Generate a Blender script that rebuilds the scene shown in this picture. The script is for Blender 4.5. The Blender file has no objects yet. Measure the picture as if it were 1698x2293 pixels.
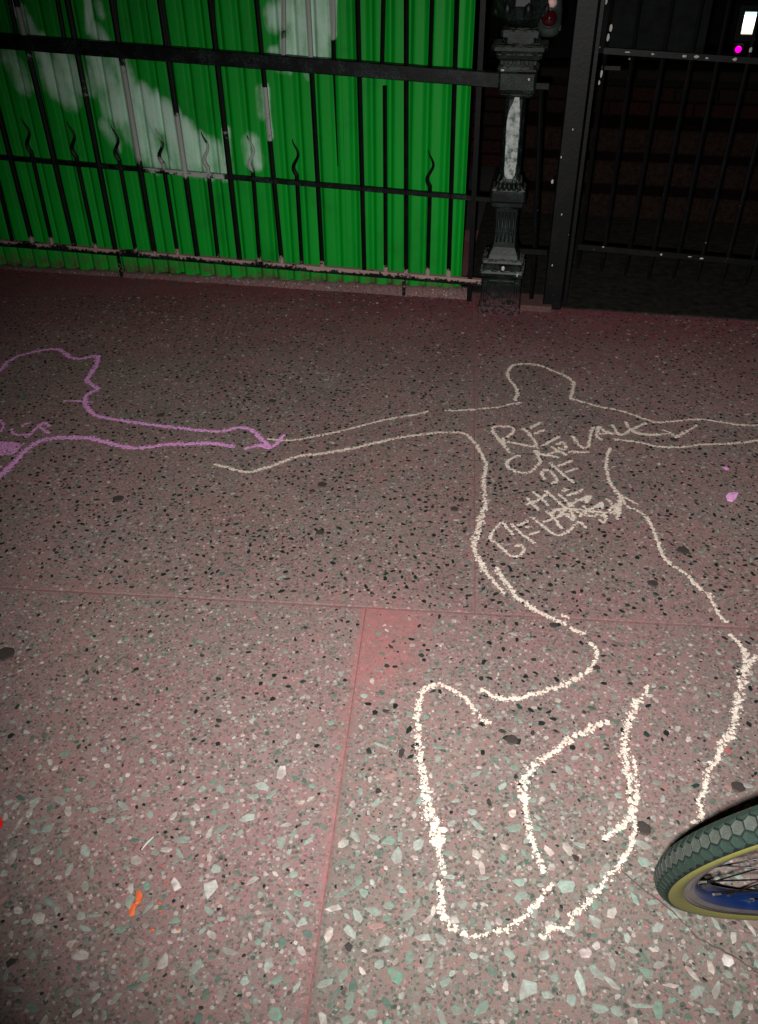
import bpy, math, random
import numpy as np
from mathutils import Vector, Matrix, noise

random.seed(7)
RNG = np.random.default_rng(7)
R = math.radians
C = bpy.context.scene.collection
sc = bpy.context.scene

# ------------------------------------------------------------------ camera
H = 1.35
FPX, PCX, PCY = 1950.0, 849.0, 1146.5
pitch, roll = R(36.4), R(-0.45)
FW = Vector((0, math.cos(pitch), -math.sin(pitch)))
RT0 = Vector((1, 0, 0)); UP0 = RT0.cross(FW)
RT = RT0 * math.cos(roll) + UP0 * math.sin(roll)
UP = -RT0 * math.sin(roll) + UP0 * math.cos(roll)
CAMLOC = Vector((0, 0, H))
cd = bpy.data.cameras.new('camera')
cam = bpy.data.objects.new('camera', cd); C.objects.link(cam)
cam.matrix_world = Matrix(((RT.x, UP.x, -FW.x, 0), (RT.y, UP.y, -FW.y, 0), (RT.z, UP.z, -FW.z, H), (0, 0, 0, 1)))
cd.sensor_fit = 'VERTICAL'; cd.sensor_height = 24.0; cd.lens = 24.0 * FPX / 2293.0
cd.clip_start = 0.02; cd.clip_end = 200
sc.camera = cam

# ------------------------------------------------------------------ night sky, weak reddish fill added to tint the shadows, the camera's flash
w = bpy.data.worlds.new('World'); sc.world = w; w.use_nodes = True
bg = w.node_tree.nodes['Background']
bg.inputs['Color'].default_value = (0.95, 0.33, 0.38, 1); bg.inputs['Strength'].default_value = 0.006
fl = bpy.data.lights.new('camera_flash', 'SPOT')
fl.energy = 288.0; fl.color = (1.0, 0.97, 0.945)
fl.spot_size = R(87); fl.spot_blend = 1.0; fl.shadow_soft_size = 0.012
flo = bpy.data.objects.new('camera_flash', fl); C.objects.link(flo)
flo.location = CAMLOC - RT * 0.032 - UP * 0.050
aim = (FW + RT * ((1130 - PCX) / FPX) - UP * ((1080 - PCY) / FPX))
flo.rotation_euler = aim.to_track_quat('-Z', 'Y').to_euler()
sc.view_settings.view_transform = 'Standard'; sc.view_settings.look = 'None'
sc.view_settings.gamma = 1; sc.view_settings.exposure = 0; sc.view_settings.use_curve_mapping = False

# ------------------------------------------------------------------ helpers
def ray(px, py):
    return FW + RT * ((px - PCX) / FPX) - UP * ((py - PCY) / FPX)
def G(px, py, z=0.0):
    r = ray(px, py); t = (z - H) / r.z
    return CAMLOC + r * t
FA = G(0, 605); FB = G(1120, 678)
FD = (FB - FA).normalized(); FN = Vector((-FD.y, FD.x, 0))       # along the fence, and away from the street
def FP(px, py, off=0.0):
    """point on the vertical plane of the fence, off metres behind it -> (s, z)"""
    r = ray(px, py); t = ((FA + FN * off - CAMLOC).dot(FN)) / r.dot(FN)
    p = CAMLOC + r * t
    return ((p - FA).dot(FD), p.z)
def FW3(s, z, off=0.0):
    return FA + FD * s + FN * off + Vector((0, 0, z))

def worldpos(o):
    p = Vector((0, 0, 0))
    while o is not None:
        p += Vector(o.location); o = o.parent
    return p
def obj(name, verts, faces, mat, parent=None, attrs=None, smooth=False, loc=None, mats=None, midx=None, colattr=None):
    """mesh object; verts are in world space unless parent is rotated (local=True via loc)"""
    me = bpy.data.meshes.new(name)
    base = Vector((0, 0, 0)) if parent is None else worldpos(parent)
    o_loc = Vector(loc) if loc is not None else base
    off = o_loc
    if isinstance(verts, np.ndarray):
        vv = verts - np.array(off)
        me.from_pydata(vv.tolist(), [], faces)
    else:
        me.from_pydata([tuple(Vector(v) - off) for v in verts], [], faces)
    for k, a in (attrs or {}).items():
        at = me.attributes.new(k, 'FLOAT', 'POINT'); at.data.foreach_set('value', np.asarray(a, dtype=np.float32))
    if colattr is not None:
        at = me.attributes.new('tint', 'FLOAT_COLOR', 'POINT'); at.data.foreach_set('color', np.asarray(colattr, dtype=np.float32).ravel())
    if mats:
        for m in mats: me.materials.append(m)
        if midx is not None: me.polygons.foreach_set('material_index', midx)
    elif mat: me.materials.append(mat)
    if smooth: me.polygons.foreach_set('use_smooth', [True] * len(me.polygons))
    me.update()
    o = bpy.data.objects.new(name, me); C.objects.link(o)
    if parent is not None:
        o.parent = parent; o.location = o_loc - base
    else:
        o.location = o_loc
    return o
def empty(name, loc, label=None, cat=None, group=None):
    o = bpy.data.objects.new(name, None); C.objects.link(o); o.location = loc
    o.empty_display_size = 0.1
    return tag(o, label, cat, group)
def tag(o, label=None, cat=None, group=None, kind=None):
    if label: o['label'] = label
    if cat: o['category'] = cat
    if group: o['group'] = group
    if kind: o['kind'] = kind
    return o

class MB:
    def __init__(s): s.v = []; s.f = []; s.a = []
    def add(s, v, f, a=None):
        b = len(s.v); s.v += [Vector(x) for x in v]; s.f += [tuple(i + b for i in q) for q in f]
        s.a += list(a) if a is not None else [0.0] * len(v)
    def box(s, c, size, ax=None, bev=0.0):
        ax = ax or (Vector((1, 0, 0)), Vector((0, 1, 0)), Vector((0, 0, 1)))
        hx, hy, hz = (q / 2 for q in size); c = Vector(c)
        b = min(bev, hx * .9, hy * .9, hz * .9)
        P = lambda x, y, z: c + ax[0] * x + ax[1] * y + ax[2] * z
        if b <= 0:
            v = [P(x, y, z) for z in (-hz, hz) for x, y in ((-hx, -hy), (hx, -hy), (hx, hy), (-hx, hy))]
            f = [(3, 2, 1, 0), (4, 5, 6, 7)] + [(i, (i + 1) % 4, 4 + (i + 1) % 4, 4 + i) for i in range(4)]
            s.add(v, f); return
        ring = lambda ix, iy, z: [P(x, y, z) for x, y in ((-hx + ix, -hy), (hx - ix, -hy), (hx, -hy + iy), (hx, hy - iy), (hx - ix, hy), (-hx + ix, hy), (-hx, hy - iy), (-hx, -hy + iy))]
        def ring2(z, k):
            hx2, hy2 = hx - k, hy - k; d = b if k == 0 else b * .5
            return [P(x, y, z) for x, y in ((-hx2 + d, -hy2), (hx2 - d, -hy2), (hx2, -hy2 + d), (hx2, hy2 - d), (hx2 - d, hy2), (-hx2 + d, hy2), (-hx2, hy2 - d), (-hx2, -hy2 + d))]
        rs = [ring2(-hz, b), ring2(-hz + b, 0), ring2(hz - b, 0), ring2(hz, b)]
        v = [p for r in rs for p in r]
        f = [tuple(range(7, -1, -1)), tuple(range(24, 32))]
        for k in range(3):
            for i in range(8): f.append((k * 8 + i, k * 8 + (i + 1) % 8, (k + 1) * 8 + (i + 1) % 8, (k + 1) * 8 + i))
        s.add(v, f)
    def sweep(s, pts, rad, n=8, up=None, sq=False, closed=False, attr=None, caps=True):
        pts = [Vector(p) for p in pts]; m = len(pts)
        v = []; f = []; a = []
        upv = Vector(up) if up is not None else None
        for i, p in enumerate(pts):
            if closed: t = (pts[(i + 1) % m] - pts[i - 1]).normalized()
            else: t = (pts[min(i + 1, m - 1)] - pts[max(i - 1, 0)]).normalized()
            u0 = upv if upv is not None else (Vector((0, 0, 1)) if abs(t.z) < .9 else Vector((0, 1, 0)))
            x = t.cross(u0).normalized(); y = x.cross(t).normalized()
            r = rad[i] if hasattr(rad, '__len__') else rad
            for k in range(n):
                an = 2 * math.pi * (k + .5) / n
                rr = r * (1 / math.cos(math.pi / n)) if sq else r
                v.append(p + x * (math.cos(an) * rr) + y * (math.sin(an) * rr)); a.append(attr[i] if attr is not None else 0.0)
        rng = m if closed else m - 1
        for i in range(rng):
            j = (i + 1) % m
            for k in range(n):
                f.append((i * n + k, i * n + (k + 1) % n, j * n + (k + 1) % n, j * n + k))
        if not closed and caps:
            f.append(tuple(range(n - 1, -1, -1))); f.append(tuple((m - 1) * n + k for k in range(n)))
        s.add(v, f, a)
    def loft(s, c, prof, ax, sides=4, rot=math.pi / 4, chamf=0.0):
        """stack of square (sides=4, optional chamfered corners) or round rings: prof = [(z, halfwidth)]"""
        c = Vector(c); rings = []
        for z, hw in prof:
            ring = []
            if sides == 4:
                d = hw * chamf
                q = [(-hw + d, -hw), (hw - d, -hw), (hw, -hw + d), (hw, hw - d), (hw - d, hw), (-hw + d, hw), (-hw, hw - d), (-hw, -hw + d)]
                ring = [c + ax[0] * x + ax[1] * y + Vector((0, 0, z)) for x, y in q]
            else:
                ring = [c + ax[0] * (hw * math.cos(2 * math.pi * k / sides)) + ax[1] * (hw * math.sin(2 * math.pi * k / sides)) + Vector((0, 0, z)) for k in range(sides)]
            rings.append(ring)
        n = len(rings[0]); v = [p for r in rings for p in r]
        f = [tuple(range(n - 1, -1, -1)), tuple((len(rings) - 1) * n + k for k in range(n))]
        for i in range(len(rings) - 1):
            for k in range(n): f.append((i * n + k, i * n + (k + 1) % n, (i + 1) * n + (k + 1) % n, (i + 1) * n + k))
        s.add(v, f)
    def build(s, name, mat, parent=None, attr=None, **kw):
        return obj(name, s.v, s.f, mat, parent, attrs={attr: s.a} if attr else None, **kw)

# ------------------------------------------------------------------ materials
def mat(name):
    m = bpy.data.materials.new(name); m.use_nodes = True
    nt = m.node_tree; b = nt.nodes['Principled BSDF']
    return m, nt, b
def N(nt, t, **kw):
    n = nt.nodes.new(t)
    for k, v in kw.items():
        if k.startswith('i_'):
            key = k[2:]; n.inputs[int(key) if key.isdigit() else key].default_value = v
        else: setattr(n, k, v)
    return n
def L(nt, a, b): nt.links.new(a, b)
def noise_n(nt, scale, detail=3, rough=.6, vec=None, dist=0.0):
    n = N(nt, 'ShaderNodeTexNoise'); n.inputs['Scale'].default_value = scale; n.inputs['Detail'].default_value = detail
    n.inputs['Roughness'].default_value = rough; n.inputs['Distortion'].default_value = dist
    if vec is not None: L(nt, vec, n.inputs['Vector'])
    return n
def ramp(nt, fac, stops):
    r = N(nt, 'ShaderNodeValToRGB'); e = r.color_ramp.elements
    while len(e) < len(stops): e.new(.5)
    for q, (p, c) in zip(e, stops): q.position = p; q.color = (*c, 1) if len(c) == 3 else c
    L(nt, fac, r.inputs[0]); return r
def mixc(nt, fac, a, b, mode='MIX'):
    m = N(nt, 'ShaderNodeMix', data_type='RGBA', blend_type=mode)
    for s_, v in ((m.inputs[0], fac), (m.inputs[6], a), (m.inputs[7], b)):
        if hasattr(v, 'links') or isinstance(v, bpy.types.NodeSocket): L(nt, v, s_)
        elif isinstance(v, tuple): s_.default_value = (*v, 1) if len(v) == 3 else v
        else: s_.default_value = v
    return m.outputs[2]
def mth(nt, op, a, b=None, c=None):
    m = N(nt, 'ShaderNodeMath', operation=op)
    for i, v in enumerate((a, b, c)):
        if v is None: continue
        if isinstance(v, bpy.types.NodeSocket): L(nt, v, m.inputs[i])
        else: m.inputs[i].default_value = v
    return m.outputs[0]
def sstep(nt, v, lo, hi):
    m = N(nt, 'ShaderNodeMapRange', interpolation_type='SMOOTHSTEP'); L(nt, v, m.inputs[0])
    m.inputs[1].default_value = lo; m.inputs[2].default_value = hi; return m.outputs[0]
def attr(nt, name):
    return N(nt, 'ShaderNodeAttribute', attribute_name=name)
def wpos(nt): return N(nt, 'ShaderNodeNewGeometry').outputs['Position']
def bump(nt, b, h, strength, dist=.001):
    n = N(nt, 'ShaderNodeBump'); n.inputs['Strength'].default_value = strength; n.inputs['Distance'].default_value = dist
    L(nt, h, n.inputs['Height']); L(nt, n.outputs[0], b.inputs['Normal'])

def mk_concrete():
    m, nt, b = mat('concrete_matrix'); P = wpos(nt)
    n1 = noise_n(nt, 3.1, 5, .62, P); n2 = noise_n(nt, 60, 3, .7, P); n3 = noise_n(nt, 420, 3, .75, P); n4 = noise_n(nt, 11, 4, .6, P)
    col = mixc(nt, sstep(nt, n1.outputs[0], .36, .64), (.236, .174, .165), (.285, .158, .157))
    col = mixc(nt, mth(nt, 'MULTIPLY', sstep(nt, n4.outputs[0], .5, .72), .6), col, (.175, .150, .135))
    col = mixc(nt, sstep(nt, attr(nt, 'pink').outputs['Fac'], 0, 1), col, (.335, .150, .148))
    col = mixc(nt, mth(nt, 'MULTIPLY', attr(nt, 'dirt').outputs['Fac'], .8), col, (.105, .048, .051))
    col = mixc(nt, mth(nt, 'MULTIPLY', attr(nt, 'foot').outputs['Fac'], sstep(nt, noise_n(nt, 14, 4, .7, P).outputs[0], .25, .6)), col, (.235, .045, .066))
    gy = attr(nt, 'grey').outputs['Fac']
    col = mixc(nt, gy, col, (.165, .150, .128))
    n5 = noise_n(nt, 1.3, 3, .6, P)
    col = mixc(nt, 1.0, col, ramp(nt, n5.outputs[0], [(.32, (.80, .80, .82)), (.68, (1.16, 1.14, 1.12))]).outputs[0], 'MULTIPLY')
    n6 = noise_n(nt, 34, 3, .7, P)
    col = mixc(nt, .8, col, ramp(nt, n6.outputs[0], [(.30, (.72, .92, .84)), (.5, (1, 1, 1)), (.70, (1.32, .94, .96))]).outputs[0], 'MULTIPLY')
    # sand grains: reddish, greenish, dark and pale
    v = N(nt, 'ShaderNodeTexVoronoi'); v.inputs['Scale'].default_value = 230; L(nt, P, v.inputs['Vector'])
    sep = N(nt, 'ShaderNodeSeparateColor'); L(nt, v.outputs['Color'], sep.inputs[0])
    gr = ramp(nt, sep.outputs[0], [(0, (.045, .06, .05)), (.16, (.07, .12, .09)), (.2, (.30, .19, .17)), (.55, (.30, .16, .155)), (.72, (.22, .18, .16)), (.85, (.24, .29, .245)), (.96, (.50, .44, .40))])
    gr.color_ramp.interpolation = 'CONSTANT'
    v2 = N(nt, 'ShaderNodeTexVoronoi'); v2.inputs['Scale'].default_value = 95; v2.inputs['Randomness'].default_value = 1; L(nt, P, v2.inputs['Vector'])
    sep2 = N(nt, 'ShaderNodeSeparateColor'); L(nt, v2.outputs['Color'], sep2.inputs[0])
    gr2 = ramp(nt, sep2.outputs[1], [(0, (.035, .055, .045)), (.10, (.11, .17, .13)), (.2, (.30, .17, .16)), (.8, (.33, .15, .15)), (.92, (.50, .43, .39))])
    gr2.color_ramp.interpolation = 'CONSTANT'
    inv = mth(nt, 'SUBTRACT', 1.0, mth(nt, 'MULTIPLY', mth(nt, 'MAXIMUM', attr(nt, 'pink').outputs['Fac'], attr(nt, 'foot').outputs['Fac']), .8))
    col = mixc(nt, mth(nt, 'MULTIPLY', inv, .46), col, gr.outputs[0])
    blob = sstep(nt, v2.outputs['Distance'], .42, .30)
    sel = mth(nt, 'GREATER_THAN', mth(nt, 'ABSOLUTE', mth(nt, 'SUBTRACT', sep2.outputs[1], .5)), .3)
    col = mixc(nt, mth(nt, 'MULTIPLY', mth(nt, 'MULTIPLY', blob, sel), mth(nt, 'MULTIPLY', inv, .75)), col, gr2.outputs[0])
    col = mixc(nt, .55, col, ramp(nt, n3.outputs[0], [(.25, (.42, .42, .42)), (.75, (1.35, 1.35, 1.35))]).outputs[0], 'MULTIPLY')
    L(nt, col, b.inputs['Base Color'])
    b.inputs['Roughness'].default_value = .82; b.inputs['Specular IOR Level'].default_value = .35
    hgt = mth(nt, 'ADD', mth(nt, 'MULTIPLY', n2.outputs[0], .8), mth(nt, 'MULTIPLY', n3.outputs[0], .45))
    bump(nt, b, hgt, .55, .0022)
    return m
def mk_mortar():
    m, nt, b = mat('joint_mortar'); P = wpos(nt)
    n = noise_n(nt, 90, 4, .7, P)
    c = ramp(nt, n.outputs[0], [(.3, (.15, .065, .065)), (.7, (.27, .115, .115))])
    L(nt, c.outputs[0], b.inputs['Base Color']); b.inputs['Roughness'].default_value = .9
    bump(nt, b, n.outputs[0], .5, .002); return m
def mk_stone(use_obj=False):
    m, nt, b = mat('aggregate_single' if use_obj else 'aggregate'); P = wpos(nt)
    if use_obj: src = N(nt, 'ShaderNodeObjectInfo').outputs['Color']
    else: src = attr(nt, 'tint').outputs['Color']
    bw = N(nt, 'ShaderNodeRGBToBW'); L(nt, src, bw.inputs[0]); lum = sstep(nt, bw.outputs[0], .05, .22)
    n = noise_n(nt, 150, 4, .7, P); n2 = noise_n(nt, 45, 2, .5, P)
    c = mixc(nt, .7, src, ramp(nt, n.outputs[0], [(.25, (.45, .5, .47)), (.72, (1.3, 1.25, 1.25))]).outputs[0], 'MULTIPLY')
    c = mixc(nt, mth(nt, 'MULTIPLY', mth(nt, 'MULTIPLY', sstep(nt, n2.outputs[0], .40, .66), lum), .65), c, (.24, .18, .165))
    c = mixc(nt, mth(nt, 'MULTIPLY', lum, .12), c, (.22, .175, .16))
    L(nt, c, b.inputs['Base Color']); b.inputs['Roughness'].default_value = .6; b.inputs['Specular IOR Level'].default_value = .4
    bump(nt, b, n.outputs[0], .5, .001); return m
def mk_chalk(name, col, col2):
    m, nt, b = mat(name); P = wpos(nt)
    n = noise_n(nt, 110, 4, .75, P)
    c = ramp(nt, n.outputs[0], [(.34, col2), (.60, col)])
    L(nt, c.outputs[0], b.inputs['Base Color']); b.inputs['Roughness'].default_value = 1; b.inputs['Specular IOR Level'].default_value = .05
    return m
def mk_iron(name, base=(.0022, .0032, .0030), rough=.45, chip=(.30, .26, .24), chip_amt=.70, spray=False, endchip=False, ledge=False, spec=.12, teal_sheen=False):
    m, nt, b = mat(name); P = wpos(nt)
    n = noise_n(nt, 70, 4, .7, P); n2 = noise_n(nt, 16, 3, .6, P); n3 = noise_n(nt, 210, 2, .6, P)
    c = mixc(nt, sstep(nt, n2.outputs[0], .45, .7), base, (base[0] * 2.0 + .002, base[1] * 1.4 + .001, base[2] * 1.4 + .001))
    if teal_sheen:  # speckled flash sheen painted into the base colour
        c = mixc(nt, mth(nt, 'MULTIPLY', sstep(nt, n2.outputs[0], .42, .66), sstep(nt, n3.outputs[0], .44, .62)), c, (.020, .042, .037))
    chips = sstep(nt, n.outputs[0], chip_amt, chip_amt + .03)
    if endchip:
        wh = attr(nt, 'white').outputs['Fac']
        e = sstep(nt, mth(nt, 'ADD', mth(nt, 'MULTIPLY', wh, .95), mth(nt, 'MULTIPLY', mth(nt, 'SUBTRACT', n.outputs[0], .5), 1.1)), .42, .56)
        chips = mth(nt, 'MAXIMUM', chips, e)
        chipcol = mixc(nt, sstep(nt, n3.outputs[0], .42, .62), chip, (.42, .20, .18))
    else:
        chipcol = mixc(nt, sstep(nt, n3.outputs[0], .35, .6), chip, (.12, .12, .11))
    c = mixc(nt, chips, c, chipcol)
    if spray:
        sp = attr(nt, 'spray').outputs['Fac']
        e = sstep(nt, mth(nt, 'ADD', sp, mth(nt, 'MULTIPLY', mth(nt, 'SUBTRACT', n.outputs[0], .5), .9)), .5, .72)
        c = mixc(nt, e, c, (.34, .36, .33))
        chips = mth(nt, 'MAXIMUM', chips, e)
    L(nt, c, b.inputs['Base Color'])
    if ledge:      # highlights painted as pale speckle on the worn upward faces of the mouldings
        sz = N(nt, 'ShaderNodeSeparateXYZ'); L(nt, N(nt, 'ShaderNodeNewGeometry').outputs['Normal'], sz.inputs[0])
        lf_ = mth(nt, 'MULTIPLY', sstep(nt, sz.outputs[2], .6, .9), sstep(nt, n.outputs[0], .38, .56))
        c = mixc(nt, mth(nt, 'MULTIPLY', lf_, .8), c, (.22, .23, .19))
        zz_ = N(nt, 'ShaderNodeSeparateXYZ'); L(nt, P, zz_.inputs[0])
        ft_ = mth(nt, 'MULTIPLY', sstep(nt, zz_.outputs[2], .11, .01), sstep(nt, n.outputs[0], .40, .58))
        c = mixc(nt, ft_, c, (.10, .045, .050))
        L(nt, c, b.inputs['Base Color'])
    b.inputs['Specular IOR Level'].default_value = spec
    r = mth(nt, 'ADD', rough, mth(nt, 'MULTIPLY', chips, .4)); L(nt, r, b.inputs['Roughness'])
    bump(nt, b, n.outputs[0], .35, .0015)
    return m
def mk_green():
    m, nt, b = mat('green_hoarding_paint'); P = wpos(nt)
    mp = N(nt, 'ShaderNodeMapping'); mp.inputs['Scale'].default_value = (1, 1, .12); L(nt, P, mp.inputs[0])
    n = noise_n(nt, 26, 4, .6, mp.outputs[0]); n2 = noise_n(nt, 5, 3, .6, P); n3 = noise_n(nt, 34, 4, .65, mp.outputs[0])
    c = mixc(nt, n.outputs[0], (.0008, .235, .015), (.0015, .335, .024))
    c = mixc(nt, mth(nt, 'MULTIPLY', sstep(nt, n2.outputs[0], .5, .75), .35), c, (.003, .095, .012))
    sp = attr(nt, 'spray').outputs['Fac']
    e = sstep(nt, mth(nt, 'ADD', sp, mth(nt, 'MULTIPLY', mth(nt, 'ADD', mth(nt, 'MULTIPLY', mth(nt, 'SUBTRACT', n3.outputs[0], .5), 1.3), mth(nt, 'SUBTRACT', noise_n(nt, 13, 4, .65, P).outputs[0], .55)), 1.0)), -.05, 1.15)
    e = mth(nt, 'MULTIPLY', e, sstep(nt, sp, .02, .30))
    c = mixc(nt, mth(nt, 'MULTIPLY', e, .88), c, (.56, .78, .65))
    zz_ = N(nt, 'ShaderNodeSeparateXYZ'); L(nt, P, zz_.inputs[0])
    c = mixc(nt, mth(nt, 'MULTIPLY', sstep(nt, zz_.outputs[2], .10, .0), sstep(nt, noise_n(nt, 22, 4, .7, P).outputs[0], .38, .62)), c, (.085, .035, .036))
    L(nt, c, b.inputs['Base Color'])
    b.inputs['Roughness'].default_value = .55; b.inputs['Specular IOR Level'].default_value = .2
    bump(nt, b, n.outputs[0], .12, .002); return m
def mk_plain(name, col, rough=.5, metal=0.0, var=.25, scale=60, spec=.5, bmp=.2):
    m, nt, b = mat(name); P = N(nt, 'ShaderNodeTexCoord').outputs['Object']
    n = noise_n(nt, scale, 4, .65, P)
    lo = tuple(x * (1 - var) for x in col); hi = tuple(min(1, x * (1 + var)) for x in col)
    L(nt, ramp(nt, n.outputs[0], [(.3, lo), (.7, hi)]).outputs[0], b.inputs['Base Color'])
    b.inputs['Roughness'].default_value = rough; b.inputs['Metallic'].default_value = metal; b.inputs['Specular IOR Level'].default_value = spec
    if bmp: bump(nt, b, n.outputs[0], bmp, .001)
    return m
def mk_emit(name, col, st):
    m, nt, b = mat(name)
    b.inputs['Base Color'].default_value = (.1, .1, .1, 1)
    b.inputs['Emission Color'].default_value = (*col, 1); b.inputs['Emission Strength'].default_value = st
    return m

M_conc = mk_concrete(); M_mort = mk_mortar(); M_agg = mk_stone(); M_agg1 = mk_stone(True)
M_iron = mk_iron('black_iron', spray=True, endchip=True, chip_amt=.735)
M_rail = mk_iron('black_rail_iron', chip_amt=.745, spray=True, endchip=True, spec=.18, teal_sheen=True)
M_cast = mk_iron('cast_iron', base=(.0030, .0055, .0050), rough=.42, chip_amt=.74, chip=(.25, .25, .22), ledge=True, spec=.20, teal_sheen=True)
M_gate = mk_iron('gate_iron', base=(.0014, .0022, .0022), rough=.45, spec=.18, chip_amt=.70, chip=(.3, .27, .25))
M_green = mk_green()
M_cream = mk_chalk('cream_chalk', (.84, .75, .64), (.54, .43, .36))
M_purple = mk_chalk('purple_chalk', (.86, .42, .80), (.66, .28, .58))

# ------------------------------------------------------------------ ground and pavement
v = [(-60, -60, -.04), (60, -60, -.04), (60, 60, -.04), (-60, 60, -.04)]
o = obj('ground', v, [(0, 1, 2, 3)], mk_plain('far_asphalt', (.045, .04, .038), .9, scale=8)); tag(o, kind='structure')

gh = R(-5.2)
GU = Vector((math.cos(gh), math.sin(gh), 0)); GV = Vector((-GU.y, GU.x, 0))
J0 = G(820, 1360)                                  # on the long joint
def uv(p): d = p - J0; return d.dot(GU), d.dot(GV)
def fromuv(u, v_, z=0): return J0 + GU * u + GV * v_ + Vector((0, 0, z))
uA = uv(G(1064, 1378))[0]; uB = 0.0
vfar = min(uv(FW3(-4, 0))[1], 99)
pave = empty('pavement', (0, 0, 0)); tag(pave, kind='structure')
GAP = .0015
rows = [(-3.6, -1.85, -1.0), (-1.85, 0.0, uB), (0.0, 2.45, uA)]
W = 1.75
slabs = []
def joint_pink(u, v_, u0, u1, v0, v1):
    d = min(u - u0, u1 - u, v_ - v0, v1 - v_)
    return max(0, 1 - d / .022)
TRI = [uv(G(*p)) for p in ((818, 1378), (1050, 1385), (905, 1470), (845, 1560), (800, 1640), (770, 1800), (800, 1500))]
DIRT = [(G(965, 2180), .07, .9), (G(930, 2230), .05, .8), (G(760, 2130), .05, .7), (G(1010, 1950), .10, .45), (G(1300, 1950), .12, .3), (G(30, 1480), .04, .9),
        (G(1500, 1235), .05, .55), (G(700, 1090), .06, .4), (G(1000, 1300), .06, .5), (G(1230, 690), .10, .6)]
def smoothblob(p, c, r): return max(0, 1 - ((p - c).length / r) ** 2)
def pts_in_tri(u, v_):
    # triangle of mortar-rich skin beside the two joints
    a, b_ = u, -v_
    if a < -.01 or b_ < 0: return 0
    return max(0, 1 - (a / .30 + b_ / .55)) * (1.25 + .9 * noise.noise(Vector((u * 11, v_ * 11, 8))))
for ri, (v0, v1, us) in enumerate(rows):
    u = us - 3 * W
    while u < us + 3 * W - .01:
        if u + W > -2.9 and u < 3.6:
            slabs.append((u, u + W, v0, v1))
        u += W
slab_objs = []
for (u0, u1, v0, v1) in slabs:
    step = .03 if v1 > -1 else .12
    nu = int((u1 - u0) / step) + 1; nv = int((v1 - v0) / step) + 1
    a0, a1, b0, b1 = u0 + GAP, u1 - GAP, v0 + GAP, v1 - GAP
    us_ = [a0, a0 + .004] + list(np.linspace(a0 + .012, a1 - .012, nu)) + [a1 - .004, a1]
    vs_ = [b0, b0 + .004] + list(np.linspace(b0 + .012, b1 - .012, nv)) + [b1 - .004, b1]
    vv = []; pk = []; dt = []; gr_ = []; ft = []
    for j, y in enumerate(vs_):
        for i, x in enumerate(us_):
            edge = i in (0, len(us_) - 1) or j in (0, len(vs_) - 1)
            z = -.0007 if edge else .0006 * noise.noise(Vector((x * 4, y * 4, 1)))
            if (u0 < .01 < u1 or abs(u0) < .01): pass
            p = fromuv(x, y, z); vv.append(p)
            q = joint_pink(x, y, u0, u1, v0, v1) * (.8 if v1 < .01 and min(x - u0, u1 - x) < .025 else .20 + .5 * noise.noise(Vector((x * 3, y * 3, 9))))
            q = max(q, min(1, pts_in_tri(x, y)))
            if v0 >= 0 and y < .12: q = max(q, .30 * (1 - y / .12))
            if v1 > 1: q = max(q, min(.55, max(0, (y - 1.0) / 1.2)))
            q = min(1, max(0, q + .22 * noise.noise(Vector((x * 9, y * 9, 3)))))
            pk.append(q)
            g_ = 0
            if v1 < .01 and u0 > -.1: g_ = min(1, max(0, (-y - .22) / .42))
            elif v1 < .01: g_ = min(1, max(0, (-y - .55) / .6)) * .6
            g_ += .35 * noise.noise(Vector((x * 4, y * 4, 12))); gr_.append(min(1, max(0, g_)))
            d = 0
            for c, r_, k in DIRT: d = max(d, k * smoothblob(p, c, r_))
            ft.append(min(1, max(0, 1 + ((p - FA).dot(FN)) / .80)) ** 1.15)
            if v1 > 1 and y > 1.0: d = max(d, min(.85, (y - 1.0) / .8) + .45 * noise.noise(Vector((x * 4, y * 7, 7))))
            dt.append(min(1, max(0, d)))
    nx = len(us_)
    ff = [(j * nx + i, j * nx + i + 1, (j + 1) * nx + i + 1, (j + 1) * nx + i) for j in range(len(vs_) - 1) for i in range(nx - 1)]
    # skirt down into the joint
    ring = list(range(nx)) + [j * nx + nx - 1 for j in range(1, len(vs_))] + [(len(vs_) - 1) * nx + i for i in range(nx - 2, -1, -1)] + [j * nx for j in range(len(vs_) - 2, 0, -1)]
    b = len(vv)
    for r_ in ring: vv.append(vv[r_] + Vector((0, 0, -.03))); pk.append(1); dt.append(0); gr_.append(0); ft.append(0)
    for i in range(len(ring)): ff.append((ring[i], b + i, b + (i + 1) % len(ring), ring[(i + 1) % len(ring)]))
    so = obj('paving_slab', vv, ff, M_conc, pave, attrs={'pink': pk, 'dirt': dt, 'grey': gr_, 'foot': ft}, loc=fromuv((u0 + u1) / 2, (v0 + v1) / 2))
    slab_objs.append((so, (u0, u1, v0, v1)))
bed = MB(); bed.box(fromuv(.3, -.55, -.0160), (9.5, 6.3, .03), (GU, GV, Vector((0, 0, 1))))
bed.build('mortar_bed', M_mort, pave)

# a hairline crack beside the wheel: thin dark groove filled with grit, following the photographed line
def in_view(p, m=0.0):
    d = p - CAMLOC; z = d.dot(FW)
    if z <= 0: return False
    x = PCX + FPX * d.dot(RT) / z; y = PCY - FPX * d.dot(UP) / z
    return -m < x < 1698 + m and -m < y < 2293 + m

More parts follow.
